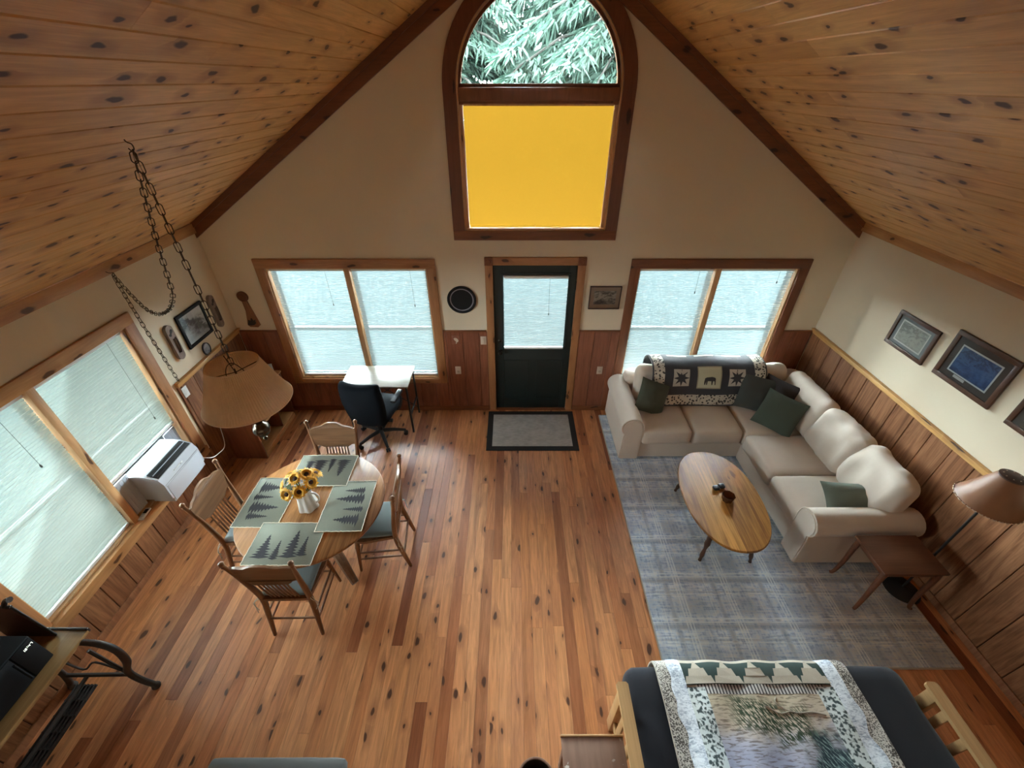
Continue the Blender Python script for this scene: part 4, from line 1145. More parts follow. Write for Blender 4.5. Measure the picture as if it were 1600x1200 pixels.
for a, b in zip(qpath, qpath[1:]): qseg.append(qseg[-1] + (b - a).length)
QL = qseg[-1]
def qpt(u, v, off=0.0):
    s = v * QL; i = 0
    while i < len(qseg) - 2 and qseg[i + 1] < s: i += 1
    q = (s - qseg[i]) / max(1e-6, qseg[i + 1] - qseg[i]); p = qpath[i].lerp(qpath[i + 1], q); dd = (qpath[i + 1] - qpath[i]).normalized()
    nx, nz_ = dd.y, -dd.x            # outward normal in the (y,z) section
    if nx > 0 and v > .4: nx, nz_ = -nx, -nz_
    if nz_ < 0 and v > .2: nx, nz_ = -nx, -nz_
    x = QX0 + (QX1 - QX0) * u
    k = .008 * math.sin(u * 14) + .006 * mnoise.noise(Vector((u * 6, v * 5, 3)))
    return Vector((x + .02 * (v - .5) * math.sin(u * 3), p.x + nx * (off + k), p.y + nz_ * (off + k)))
QO = Vector(((QX0 + QX1) / 2, 4.3, .5))
qt = thing('quilt_throw', 'dark patchwork throw with star and moose blocks over the sofa back', 'blanket', QO)
def qgrid(u0, u1, v0, v1, off, nu, nv):
    m = M(); m.grid(lambda a, b: qpt(u0 + (u1 - u0) * a, v0 + (v1 - v0) * b, off) - QO, nu, nv); return m
o = qgrid(0, 1, 0, 1, .0, 40, 40).obj('quilt_cloth', m_qd, qt, 70)
sl = o.modifiers.new('thick', 'SOLIDIFY'); sl.thickness = .012; sl.offset = -1
v0f, v1f = .40, .985
for args in ((0.012, .105, .30, .985), (.895, .988, .30, .985)): qgrid(*args, .0035, 5, 30).obj('leaf_border', m_qleaf, qt, 70)
qgrid(.105, .895, .86, .985, .0035, 30, 8).obj('leaf_border', m_qleaf, qt, 70)
for a, b in ((.16, .34), (.41, .58), (.66, .83)): qgrid(a, b, .315, .345, .0035, 8, 4).obj('top_patch', m_ql, qt, 70)
def patchpoly(poly, off, mat, name, par=None):
    m = M(); vs = [qpt(u, v, off) - QO for u, v in poly]
    m.add(vs, [tuple(range(len(vs)))]); return m.obj(name, mat, par or qt, None)
def star(u, v, ru, rv):
    b = qgrid(u - ru, u + ru, v - rv, v + rv, .0035, 8, 8).obj('star_block', m_ql, qt, 70)
    for k in range(8):
        a = k * PI / 4
        P = lambda r, w: (u + ru * r * math.cos(w), v + rv * r * math.sin(w))
        patchpoly([P(.28, a - PI / 8 * 2), P(.45, a - PI / 8), P(1.02 if k % 2 == 0 else 1.02, a), P(.45, a + PI / 8), P(.28, a + PI / 8 * 2)], .0062, m_qd, 'star_point', b)
    patchpoly([(u + ru * .42 * math.cos(k * PI / 4), v + rv * .42 * math.sin(k * PI / 4)) for k in range(8)], .0066, m_qd, 'star_centre', b)
star(.255, .655, .072, .10); star(.745, .655, .072, .10)
pm = qgrid(.40, .60, .53, .775, .0035, 10, 10).obj('moose_panel', m_moose, qt, 70)
for u0, u1, v0, v1 in ((.395, .605, .522, .535), (.395, .605, .77, .783), (.395, .404, .53, .775), (.596, .605, .53, .775)): qgrid(u0, u1, v0, v1, .0055, 10, 6).obj('panel_edge', m_qb, pm, 70)
patchpoly([(.455, .70), (.46, .655), (.475, .645), (.52, .64), (.545, .648), (.552, .66), (.555, .735), (.547, .735), (.543, .69), (.53, .69), (.528, .735), (.52, .735), (.515, .69), (.485, .69), (.482, .735), (.474, .735), (.472, .695), (.466, .735), (.458, .735)], .0056, m_dk, 'moose_silhouette', pm)

# ---------------------------------------------------------------- coffee table
m_oakc = wood('rustic_oak_top', [(0.52, 0.26, 0.060), (0.41, 0.185, 0.040)], 'Y', 0.12, (0.3, 0.6), dark=(0.17, 0.065, 0.014), rough=0.34, grain=0.65, gs=9.0, coat=.1, byobj=False, streak=.25, dist=2.8, boards=.125)
m_wal = wood('dark_turned_wood', [(0.075, 0.036, 0.022)], 'Z', 0.0, rough=.4, grain=.3)
CZ = 0.430
ct = thing('coffee_table', 'oval rustic oak coffee table on turned legs standing on the rug', 'table', (2.03, 2.705, .0135), -.04)
m = M()
for (k, z) in ((0, 0),): pass
ov = oval(.372, .605, 64, 2.25)
rows = [(.975, CZ - .026), (1.0, CZ - .018), (1.0, CZ - .007), (.985, CZ)]
vs, fs = [], []
for s, z in rows: vs += [(px * s, py * s, z) for px, py in ov]
n = len(ov)
for r in range(len(rows) - 1):
    for k in range(n): fs.append((r * n + k, r * n + (k + 1) % n, (r + 1) * n + (k + 1) % n, (r + 1) * n + k))
fs += [tuple(reversed(range(n))), tuple(3 * n + k for k in range(n))]
M().add(vs, fs).obj('table_top', m_oakc, ct, 30)
M().prism([oval(.27, .46, 40, 2.4), oval(.25, .44, 40, 2.4)], CZ - .09, CZ - .027, 'xy').obj('apron', m_wal, ct, 30)
for sx in (-1, 1):
    for sy in (-1, 1):
        top = Vector((sx * .185, sy * .36, CZ - .028)); bot = Vector((sx * .235, sy * .42, 0))
        rs = [.020, .024, .018, .026, .022, .028, .019, .014, .018, .021, .013, .016]
        pts = [top.lerp(bot, k / (len(rs) - 1)) for k in range(len(rs))]
        M().tube(pts, rs, 10).obj('leg', m_wal, ct, 50)
zt2 = .0135 + CZ
gd = thing('handheld_gadget', 'small black two-lobed gadget on the coffee table', 'gadget', (2.035, 2.80, zt2 + .0005), .10)
for s in (-1, 1): superbox(.062, .055, .034, .016, 9, 0, .002).obj('lobe', m_armp, gd, 60, (s * .031, s * .008, .017))
M().box((0, 0, .014), (.03, .03, .016), .005).obj('bridge', m_armp, gd)
g = G('amber_glass'); g.set((.20, .07, .025), .08, Transmission_Weight=.75, IOR=1.45); m_amber = g.mat
ag = thing('glass_cup', 'amber brown glass cup beside the black gadget on the coffee table', 'cup', (2.06, 2.655, zt2 + .0005), .3)
M().lathe([(.040, 0), (.050, .004), (.056, .035), (.060, .066), (.054, .066), (.049, .035), (.042, .010), (0, .010)], 8).obj('cup_body', m_amber, ag, 20)
M().tube([(.059 * math.cos(PI / 4 * k), .059 * math.sin(PI / 4 * k), .066) for k in range(8)], .0035, 6, True).obj('rim', m_amber, ag)

# ---------------------------------------------------------------- end table and floor lamp
m_cher = wood('cherry_brown_table', [(0.155, 0.062, 0.033)], 'X', 0.0, dark=(.05, .015, .008), rough=.35, grain=.3, gs=10, byobj=False)
EX, EY, EZT = 3.18, 2.005, .555
et = thing('end_table', 'brown wooden end table with splayed legs beside the sofa arm', 'table', (EX, EY, .0135))
M().box((0, 0, EZT - .012), (.515, .355, .024), .006).obj('table_top', m_cher, et)
m = M()
for c, s in (((0, -.14, EZT - .055), (.42, .018, .06)), ((0, .14, EZT - .055), (.42, .018, .06)), ((-.21, 0, EZT - .055), (.018, .28, .06)), ((.21, 0, EZT - .055), (.018, .28, .06))): m.box(c, s, .003)
m.obj('apron', m_cher, et)
for sx in (-1, 1):
    for sy in (-1, 1):
        pts = spline([(sx * .215, sy * .145, EZT - .026), (sx * .222, sy * .150, EZT - .14), (sx * .215, sy * .152, .22), (sx * .225, sy * .160, .04), (sx * .248, sy * .170, .008)], 4)
        M().tube(pts, [.026 - .014 * k / (len(pts) - 1) for k in range(len(pts))], 8).obj('leg', m_cher, et, 50)
m_leather = plain('brown_leather_shade', (0.22, 0.085, 0.032), 0.5, .18, 9)
m_lace = fabric('rawhide_lace', (0.52, 0.37, 0.27)); m_capb = plain('dark_shade_cap', (.07, .032, .022), .5)
FX, FY = 3.485, 2.02
fl = thing('floor_lamp', 'floor lamp with brown laced leather shade by the right wall', 'lamp', (FX, FY, .0))
M().lathe([(.14, .0), (.145, .008), (.13, .02), (.03, .035), (.012, .05), (0, .05)], 28).obj('base', m_black, fl, 50)
M().tube([(0, 0, .03), (0, 0, 1.47)], .009, 10).obj('pole', m_black, fl)
za, zc, ra, rc = 1.205, 1.475, .192, .070
m = M(); m.grid(lambda u, v: ((ra + (rc - ra) * v ** .9) * math.cos(2 * PI * u), (ra + (rc - ra) * v ** .9) * math.sin(2 * PI * u), za + (zc - za) * v), 40, 8, cu=True)
sd = m.obj('shade', m_leather, fl, 60)
N_ = 34
for k in range(N_):
    a0, a1 = 2 * PI * k / N_, 2 * PI * (k + .72) / N_
    if k % 1 == 0: M().tube([((ra + .002) * math.cos(a0), (ra + .002) * math.sin(a0), za + .004), ((ra + .005) * math.cos((a0 + a1) / 2), (ra + .005) * math.sin((a0 + a1) / 2), za + .002), ((ra + .002) * math.cos(a1), (ra + .002) * math.sin(a1), za + .004)], .0038, 5).obj('lacing', m_lace, sd)
M().lathe([(rc + .004, zc - .012), (rc + .004, zc), (rc * .7, zc + .006), (0, zc + .008)], 30).obj('shade_cap', m_capb, fl, 50)
for k in range(8):
    a = 2 * PI * k / 8
    M().lathe([(.0045, 0), (.004, .004), (0, .005)], 8, ((rc * .72) * math.cos(a), (rc * .72) * math.sin(a), zc + .004)).obj('stud', m_lace, fl)
# ---------------------------------------------------------------- futon with forest quilt
m_cover = fabric('black_navy_futon_cover', (0.016, 0.016, 0.022), weave=500)
m_beech = wood('pale_beech', [(0.52, 0.31, 0.14)], 'Y', 0.0, dark=(.3, .15, .06), rough=.42, grain=.2, gs=12)
FO = Vector((1.68, .70, 0))
m_cover.node_tree.nodes['Principled BSDF'].inputs['Specular IOR Level'].default_value = 0.2
ft = thing('futon', 'futon with black cover and pale beech arms at the bottom right', 'futon', FO)
mt = superbox(1.86, .80, .20, .085, 18, .012, .008, 4).obj('mattress', m_cover, ft, 60, Vector((1.68, .835, .405)) - FO)
superbox(1.86, .20, .58, .085, 14, 0, .008, 6).obj('mattress_back', m_cover, ft, 60, Vector((1.68, .40, .62)) - FO, rot=(.30, 0, 0))
M().box(Vector((1.68, 1.13, .27)) - FO, (1.88, .03, .09), .006).obj('front_rail', m_beech, ft)
for k in range(12): M().box(Vector((.82 + k * .156, .76, .285)) - FO, (.07, .80, .018), .003).obj('seat_slat', m_beech, ft)
for x in (.700, 2.665):
    y0, y1 = .22, 1.09
    lo = [(x - .037, y0), (x + .037, y0), (x + .037, y1 - .012), (x + .025, y1), (x - .025, y1), (x - .037, y1 - .012)]
    M().prism([[(a - FO.x, b - FO.y) for a, b in lo]], .575, .602, 'xy').obj('arm_board', m_beech, ft, 30)
    for y in (y1 - .06, y0 + .06): M().box(Vector((x, y, .287)) - FO, (.05, .07, .575), .004).obj('arm_leg', m_beech, ft)
    M().box(Vector((x, (y0 + y1) / 2, .15)) - FO, (.026, y1 - y0 - .1, .06), .004).obj('lower_rail', m_beech, ft)
    for k in range(5): M().box(Vector((x, y0 + .17 + k * .135, .375)) - FO, (.016, .05, .40), .003).obj('arm_slat', m_beech, ft)

g = G('pinecone_print'); v = g.coord(); d_, c_ = g.voro(v, 120.0, '3D'); n_ = g.noise(v, 9.0, 3.0)
g.set(g.mix((d_ * 1.2 + (n_ - .5) * 1.0).ss(.35, .85), (.06, .05, .045), (.55, .51, .46)), .95); m_pine = g.mat
g = G('frost_print'); v = g.coord(); x, y, z = g.xyz(); n_ = g.noise(g.vec(x, y * 2.2, z), 34.0, 4.0, .65, 1.2); n2 = g.noise(v, 10.0, 2.0)
g.set(g.mix((n_ * .75 + n2 * .3).ss(.36, .62), (.30, .36, .46), (.84, .89, .95)), .95); m_frost = g.mat
g = G('winter_leaf_print'); v = g.coord(); d_, c_ = g.voro(v, 42.0, '3D'); n_ = g.noise(v, 60.0, 3.0)
g.set(g.mix((d_ + (n_ - .5) * 1.6).ss(.25, .62), (.05, .07, .075), (.66, .72, .72)), .95); m_wleaf = g.mat
g = G('lake_scene_print'); x, y, z = g.xyz(); v = g.coord()
rip = g.noise(g.vec(x * .16, y, 0.0), 90.0, 3.0, .6, .5); big = g.noise(v, 5.5, 3.0, .55, .4)
water = g.ramp((y * 1.5 + (big - .5) * .7).ss(-.25, .62), [(0, (.30, .32, .46)), (.4, (.50, .50, .58)), (.68, (.62, .53, .43)), (1, (.58, .50, .36))])
water = g.mix((1.0 - rip.ss(.36, .52)) * .75, water, (.12, .085, .06))
needle = g.noise(g.vec(x * 1.0 + y * .7, y * .20 - x * .25, 0.0), 90.0, 2.0)
shade = (x * 1.5 - y * 1.6 + (big - .5) * 1.8).ss(-.05, .22)
sprig = (1.0 - ((x + .16) * 2.6).abs().max(((y - .20) * 4.5 + x * .8).abs()).ss(.25, .55)) * needle.ss(.40, .55)
sprig2 = (1.0 - ((x - .02) * 3.4).abs().max(((y - .17) * 5.0 - x * 1.2).abs()).ss(.25, .55)) * needle.ss(.42, .56)
darkc = g.mix(needle.ss(.46, .66), (.020, .040, .055), (.24, .34, .33))
col = g.mix(shade, water, darkc)
col = g.mix(sprig.max(sprig2), col, (.035, .06, .03))
g.set(col, .95); m_lake = g.mat
m_fir = fabric('dark_fir_green', (0.022, 0.045, 0.040)); m_tanp = fabric('mottled_tan', (0.44, 0.385, 0.31), var=.3)
g = G('ladder_stripe'); x, y, z = g.xyz(); s_ = (x / .021).frac()
g.set(g.mix(s_.gt(.45), (.07, .065, .07), (.62, .60, .58)), .95); m_ladder = g.mat
FX0, FX1 = .955, 2.235
fpath = spline([(1.262, .30), (1.268, .40), (1.252, .475), (1.205, .515), (1.12, .526), (.95, .534), (.75, .532), (.62, .54), (.56, .62), (.50, .80)], 6)
fs_ = [0]
for a, b in zip(fpath, fpath[1:]): fs_.append(fs_[-1] + (b - a).length)
FQL = fs_[-1]
def fpt(x, s, off=0.0):
    i = 0
    while i < len(fs_) - 2 and fs_[i + 1] < s: i += 1
    q = (s - fs_[i]) / max(1e-6, fs_[i + 1] - fs_[i]); p = fpath[i].lerp(fpath[i + 1], q); dd = (fpath[i + 1] - fpath[i]).normalized()
    nx, nz = dd.y, -dd.x
    k = .004 * math.sin(x * 23 + s * 9) + .005 * mnoise.noise(Vector((x * 5, s * 5, 2)))
    return Vector((x, p.x + nx * (off + k), p.y + nz * (off + k)))
fq = thing('forest_quilt', 'patchwork quilt with fir trees and a lake scene on the futon', 'quilt', FO)
def fgrid(x0, x1, s0, s1, off, nu, nv): 
    m = M(); m.grid(lambda a, b: fpt(x0 + (x1 - x0) * a, s0 + (s1 - s0) * b, off) - FO, nu, nv); return m
o = fgrid(FX0, FX1, 0, FQL, .004, 40, 50).obj('quilt_backing', m_tanp, fq, 70)
sl = o.modifiers.new('thick', 'SOLIDIFY'); sl.thickness = .010; sl.offset = -1
SE = .245                   # arc length where the top begins
for (a, b) in ((FX0 + .003, FX0 + .105), (FX1 - .105, FX1 - .003)): fgrid(a, b, .01, FQL - .02, .007, 6, 44).obj('pinecone_border', m_pine, fq, 70)
def blob(xc, side, seed):
    m = M(); rd = random.Random(seed); n = 46
    def f(a, b):
        s = .02 + (FQL - .05) * b
        w0 = xc - .045 - .035 * mnoise.noise(Vector((s * 9, seed, 0))) ; w1 = xc + .05
        if side > 0: w0, w1 = xc - .05, xc + .045 + .035 * mnoise.noise(Vector((s * 9, seed, 0)))
        return fpt(w0 + (w1 - w0) * a, s, .0095) - FO
    m.grid(f, 6, n); return m
blob(FX0 + .125, -1, 3).obj('frost_border', m_frost, fq, 70); blob(FX1 - .125, 1, 7).obj('frost_border', m_frost, fq, 70)
IX0, IX1 = FX0 + .17, FX1 - .17
fgrid(IX0, IX0 + .115, SE + .12, FQL - .03, .0115, 6, 34).obj('winter_leaf_border', m_wleaf, fq, 70)
fgrid(IX1 - .115, IX1, SE + .12, FQL - .03, .0115, 6, 34).obj('winter_leaf_border', m_wleaf, fq, 70)
fgrid(IX0, IX1, .01, SE - .03, .0075, 24, 8).obj('tan_strip', m_tanp, fq, 70)
row = fgrid(IX0, IX1, SE - .03, SE + .105, .0080, 30, 8).obj('fir_row', m_fir, fq, 70)
per = (IX1 - IX0) / 5.02
for k in range(5):
    xc = IX0 + per * (k + .51); base_, top_ = SE + .104, SE - .030
    tree = []
    n = 3
    for j in range(n):
        q0, q1 = j / n, (j + 1) / n; hw = per * .5
        s0 = base_ + (top_ - base_) * q0; s1 = base_ + (top_ - base_) * q1
        tree += [(hw * (1 - q0), s0), (hw * (1 - q1) + .018, s1)]
    tree[-1] = (.004, top_)
    pts = [(xc + a, s) for a, s in tree] + [(xc - a, s) for a, s in reversed(tree)]
    pts = [(min(max(a, IX0 + .002), IX1 - .002), s) for a, s in pts]
    if max(p[0] for p in pts) - min(p[0] for p in pts) < .03: continue
    tri = tessellate_polygon([[Vector((a, s, 0)) for a, s in pts]])
    M().add([fpt(a, s, .017) - FO for a, s in pts], [tuple(t_) for t_ in tri]).obj('fir_patch', m_tanp, row, None)
fgrid(IX0 + .06, IX1 - .06, SE + .106, SE + .160, .0105, 26, 5).obj('ladder_strip', m_ladder, fq, 70)
fgrid(IX0 + .11, IX1 - .11, SE + .160, FQL - .03, .0095, 26, 30).obj('lake_panel', m_lake, fq, 70)
# pale tree limb stitched across the lake
for pts in ([(1.93, SE + .27), (1.85, SE + .255), (1.76, SE + .26), (1.69, SE + .235), (1.655, SE + .20), (1.67, SE + .175)], [(1.72, SE + .25), (1.66, SE + .262), (1.61, SE + .24), (1.575, SE + .222)]):
    M().tube([fpt(q.x, q.y, .012) - FO for q in spline([(p[0], p[1], 0) for p in pts], 4)], .004, 5).obj('stitched_limb', m_tanp, fq)

# ---------------------------------------------------------------- small stand, basket, grey bench at the bottom edge
g = G('worn_brown_board'); x, y, z = g.xyz(); v = g.coord()
gn = g.noise(g.vec(x, y * .1, z), 40.0, 4.0); sp_ = g.noise(v, 24.0, 4.0).ss(.63, .68) * g.noise(v, 4.0, 1.0).ss(.45, .6)
g.set(g.mix(sp_ * .8, g.mix(gn, (.13, .065, .042), (.25, .135, .09)), (.62, .58, .54)), .5); m_worn = g.mat
ns = thing('side_stand', 'small worn brown wooden stand with white paint flecks beside the futon', 'table', (.473, .66, 0))
M().box((0, 0, .545), (.365, .345, .022), .004).obj('stand_top', m_worn, ns)
M().box((0, .168, .547), (.372, .012, .03), .003).obj('edge_strip', m_beech, ns)
for sx in (-1, 1):
    for sy in (-1, 1): M().box((sx * .15, sy * .14, .267), (.035, .035, .534), .004).obj('leg', m_worn, ns)
for sy in (-1, 1): M().box((0, sy * .14, .49), (.27, .018, .07), .003).obj('apron', m_worn, ns)
m_wick = plain('dark_basket_weave', (.030, .022, .018), .85, .4, 80, .6, 90)
bk = thing('waste_basket', 'dark round basket cut off by the bottom edge beside the worn stand', 'basket', (.145, .675, 0))
M().lathe([(.085, 0), (.09, .003), (.115, .29), (.108, .29), (.086, .012), (0, .012)], 30).obj('basket_wall', m_wick, bk, 40)
M().tube([(.112 * math.cos(2 * PI * k / 30), .112 * math.sin(2 * PI * k / 30), .29) for k in range(30)], .007, 6, True).obj('rim', m_worn, bk)
m_greyf = fabric('dull_grey_upholstery', (.10, .105, .105), weave=400)
bn = thing('upholstered_bench', 'dull grey low bench cut off by the bottom edge', 'bench', (-1.385, .50, 0))
superbox(.81, .52, .10, .035, 12, .006, .002, 3).obj('seat_pad', m_greyf, bn, 60, (0, 0, .40))
M().box((0, 0, .22), (.77, .48, .27), .01).obj('body', m_greyf, bn)
for sx in (-1, 1):
    for sy in (-1, 1): M().lathe([(.016, 0), (.024, .09), (0, .09)], 12, (sx * .34, sy * .2, 0)).obj('foot', m_wal, bn)

# ---------------------------------------------------------------- treadle table, microwave, plaque
m_ttop = wood('lacquered_table_top', [(0.33, 0.20, 0.085)], 'Y', 0.0, dark=(.15, .07, .02), rough=.28, grain=.3, gs=10, byobj=False)
tt = thing('treadle_table', 'old treadle sewing table with black iron legs under the left window', 'table', (-3.06, .85, 0))
O = Vector((-3.06, .85, 0))
M().box(Vector((-3.06, .85, .742)) - O, (.50, .97, .024), .004).obj('table_top', m_ttop, tt)
M().box(Vector((-3.06, 1.338, .747)) - O, (.50, .016, .036), .003).obj('end_rail', m_iron, tt)
M().box(Vector((-3.06, .85, .70)) - O, (.40, .80, .06), .004).obj('drawer_case', m_ttop, tt)
for y in (1.27, .43):
    L1 = spline([(-2.83, y, .725), (-2.72, y, .70), (-2.655, y, .61), (-2.672, y, .44), (-2.755, y, .265), (-2.735, y, .13), (-2.675, y, .035)], 6)
    M().tube([p - O for p in L1], [.024 - .008 * abs(k / len(L1) - .5) for k in range(len(L1))], 8).obj('leg', m_iron, tt, 50)
    L2 = spline([(-3.27, y, .725), (-3.30, y, .60), (-3.295, y, .44), (-3.245, y, .265), (-3.27, y, .13), (-3.305, y, .035)], 6)
    M().tube([p - O for p in L2], .02, 8).obj('leg', m_iron, tt, 50)
    for xx in (-2.675, -3.30): M().lathe([(.026, 0), (.030, .012), (.026, .03), (.016, .045), (0, .045)], 14, Vector((xx, y, 0)) - O).obj('castor_foot', m_iron, tt)
    M().tube([Vector((-2.845, y, .60)) - O, Vector((-2.765, y, .235)) - O], .012, 7).obj('brace', m_iron, tt)
    M().tube([Vector((-2.755, y, .22)) - O, Vector((-3.245, y, .20)) - O], .014, 7).obj('cross_bar', m_iron, tt)
    sc_ = spline([(-2.77, y, .25), (-2.90, y, .42), (-3.05, y, .30), (-3.15, y, .45), (-3.24, y, .30)], 5)
    M().tube([p - O for p in sc_], .007, 6).obj('scrollwork', m_iron, tt)
tr_ = M()
for k in range(6): tr_.box(Vector((-3.145 + k * .026, .86, .155)) - O, (.012, .74, .016), .003)
for k in range(9): tr_.box(Vector((-3.08, .50 + k * .09, .155)) - O, (.15, .012, .014), .003)
tr_.box(Vector((-3.08, .86, .147)) - O, (.15, .74, .006), .001)
tr_.obj('foot_treadle', m_iron, tt)
M().tube([Vector((-3.08, .44, .20)) - O, Vector((-3.08, 1.27, .20)) - O], .014, 8).obj('stretcher', m_iron, tt)
m_mic = plain('satin_black_shell', (.006, .007, .009), .55, Specular_IOR_Level=.2)
mw = thing('microwave', 'black microwave with lit clock digits on the treadle table', 'microwave', (-3.075, .93, .7545))
M().box((0, 0, .142), (.38, .50, .255), .008).obj('body', m_mic, mw)
M().box((.192, -.06, .142), (.008, .36, .235), .003).obj('door_panel', m_mic, mw)
M().tube([(.212, .105, .06), (.212, .105, .225)], .007, 8).obj('door_handle', m_mic, mw)
M().box((.192, .185, .142), (.008, .115, .235), .003).obj('control_panel', m_mic, mw)
for sx in (-1, 1):
    for sy in (-1, 1): M().lathe([(.012, 0), (.012, .015), (0, .015)], 10, (sx * .15, sy * .2, 0)).obj('foot', m_black, mw)
g = G('led_digits'); g.set((.02, .02, .02), .5); g.bsdf.inputs['Emission Color'].default_value = (.75, .85, .70, 1); g.bsdf.inputs['Emission Strength'].default_value = .45; m_led = g.mat
SEG = {'1': 'bc', '0': 'abcdef', '7': 'abc', '2': 'abged', '4': 'fgbc'}
dg = M()
def seg7(ch, y, z, w=.007, h=.012, t=.0022):
    P = {'a': ((0, h), (w, h)), 'b': ((w, h / 2), (w, h)), 'c': ((w, 0), (w, h / 2)), 'd': ((0, 0), (w, 0)), 'e': ((0, 0), (0, h / 2)), 'f': ((0, h / 2), (0, h)), 'g': ((0, h / 2), (w, h / 2))}
    for s in SEG[ch]:
        (a, b), (c, d) = P[s]
        dg.box((.1968, y + (a + c) / 2, z + (b + d) / 2), (.001, abs(a - c) + t, abs(b - d) + t))
for ch, y in (('1', .178), ('2', .191), ('4', .212), ('7', .226)): seg7(ch, y, .213)
for z in (.219, .227): dg.box((.1968, .2055, z), (.001, .003, .003))
dg.obj('clock_digits', m_led, mw, None)
m_brwn = wood('dark_red_plaque', [(0.085, 0.040, 0.034)], 'X', 0.0, rough=.4, grain=.2)
pq = thing('wood_plaque', 'dark brown slanted wooden panel with iron edge standing at the treadle table end', 'plaque', (-3.14, 1.300, .7545))
Q = Vector((-3.14, 0, .7545))
pol = [(-3.30, .757), (-2.985, .757), (-3.035, 1.11), (-3.30, 1.13)]
M().prism([[(a - Q.x, b - Q.z) for a, b in pol]], -.008, .006, 'xz').obj('panel', m_brwn, pq, 30)
M().tube([(-2.985 - Q.x, 0, .762 - Q.z), (-3.035 - Q.x, 0, 1.12 - Q.z)], .007, 8).obj('edge_rod', m_iron, pq)
M().tube([(-3.035 - Q.x, 0, 1.12 - Q.z), (-3.30 - Q.x, 0, 1.14 - Q.z)], .010, 8).obj('edge_rod', m_iron, pq)
M().tube(spline([(-3.07 - Q.x, 0, 1.13 - Q.z), (-3.02 - Q.x, 0, 1.19 - Q.z), (-2.985 - Q.x, 0, 1.205 - Q.z)], 4), [.014] * 8 + [.018], 8).obj('finial', m_iron, pq)

# ---------------------------------------------------------------- things on the walls
def print_mat(name, cols, sx=9.0, sz=16.0, seed=0.0, tilt=0.0, axis='x'):
    g = G(name); x, y, z = g.xyz()
    h = x if axis == 'x' else y
    n = g.noise(g.vec(h * 1.0 + seed, z * 1.6, 0.0), sx, 5.0, .6, .6)
    n2 = g.noise(g.vec(h + seed, z, 1.0), sz * 3, 3.0)
    f = (z * 2.2 + h * tilt + n * .9 + n2 * .25 - .55)
    g.set(g.ramp(f.ss(-.35, .45), [(k / (len(cols) - 1), c) for k, c in enumerate(cols)]), .5); return g.mat
m_oval = plain('black_frame', (.008, .008, .010), .6, Specular_IOR_Level=.25); m_brfr = wood('walnut_frame', [(0.095, 0.042, 0.024)], 'Z', 0.0, rough=.35, grain=.3)
m_dkfr = plain('dark_reddish_frame', (.045, .016, .012), .4)
pl_ = thing('round_plate', 'round black-rimmed picture plate left of the door', 'wall plate', (-.585, YE - .001, 1.636))
def yl(o): o.rotation_euler = (PI / 2, 0, 0); return o
yl(M().lathe([(.135, 0), (.168, .003), (.170, .014), (.155, .022), (.140, .018), (.138, .010)], 56).obj('rim', m_oval, pl_, 40))
yl(M().lathe([(.141, .006), (.139, .012), (.126, .010), (.124, .006)], 56).obj('inner_ring', plain('lilac_grey_ring', (.26, .25, .29), .4), pl_, 40))
yl(M().lathe([(.126, .004), (.126, .008), (0, .008)], 56).obj('picture', print_mat('forest_photo', [(0.085, 0.082, 0.085), (0.170, 0.162, 0.153), (0.102, 0.099, 0.102), (0.272, 0.255, 0.255), (0.561, 0.544, 0.544)], 20, 20, 3.0), pl_, 30))
def framed(label, name, c, w, h, fw, fmat, matcol, pic, pw_, ph, wall, second=None, line=None, plate=None):
    """local: x along the wall (right as seen from the room), z up, y out of the wall is -y"""
    rz = {'e': 0, 'l': PI / 2, 'r': -PI / 2}[wall]
    t = thing(name, label, 'picture', c, rz, None)
    for a, b, s, q in ((0, h / 2 - fw / 2, w, fw), (0, -h / 2 + fw / 2, w, fw)): M().box((a, -.011, b), (s, .022, q), .004).obj('frame_bar', fmat, t)
    for a in (-1, 1): M().box((a * (w / 2 - fw / 2), -.011, 0), (fw, .0215, h - .002), .004).obj('frame_bar', fmat, t)
    M().box((0, -.006, 0), (w - fw * 1.2, .008, h - fw * 1.2)).obj('mat_board', matcol, t)
    if line: M().prism([[(-pw_ / 2 - .012, -ph / 2 - .012), (pw_ / 2 + .012, -ph / 2 - .012), (pw_ / 2 + .012, ph / 2 + .012), (-pw_ / 2 - .012, ph / 2 + .012)], [(-pw_ / 2, -ph / 2), (pw_ / 2, -ph / 2), (pw_ / 2, ph / 2), (-pw_ / 2, ph / 2)]], -.0112, -.0098, 'xz').obj('mat_liner', line, t, None)
    M().box((0, -.0105, 0), (pw_, .001, ph)).obj('print', pic, t, None)
    if plate: M().box((plate[0], -.0112, plate[1]), (.10, .0015, .022)).obj('name_card', plain('card_white', (.6, .6, .58), .6), t)
    g_ = M().box((0, -.0135, 0), (w - fw * 1.6, .001, h - fw * 1.6)).obj('glazing', m_glaz, t, None)
    return t
framed('small framed black and white landscape right of the door', 'framed_picture', (1.077, YE - .001, 1.663), .365, .285, .012, m_dkfr, plain('blush_mat', (.40, .31, .25), .8), print_mat('bw_landscape', [(0.051, 0.051, 0.060), (0.170, 0.170, 0.170), (0.510, 0.493, 0.476), (0.102, 0.102, 0.102), (0.578, 0.561, 0.527)], 9, 16, 5.0), .255, .165, 'e')
framed('black framed wolf-grey photograph on the left wall', 'framed_picture', (XL + .001, 3.99, 1.622), .415, .365, .032, m_oval, plain('white_mat', (.5, .5, .5), .8), print_mat('bw_mist_photo', [(0.510, 0.510, 0.544), (0.272, 0.272, 0.289), (0.051, 0.051, 0.060), (0.085, 0.085, 0.093), (0.612, 0.629, 0.646), (0.800, 0.800, 0.800)], 7, 9, 9.0, 1.2), .345, .295, 'l')
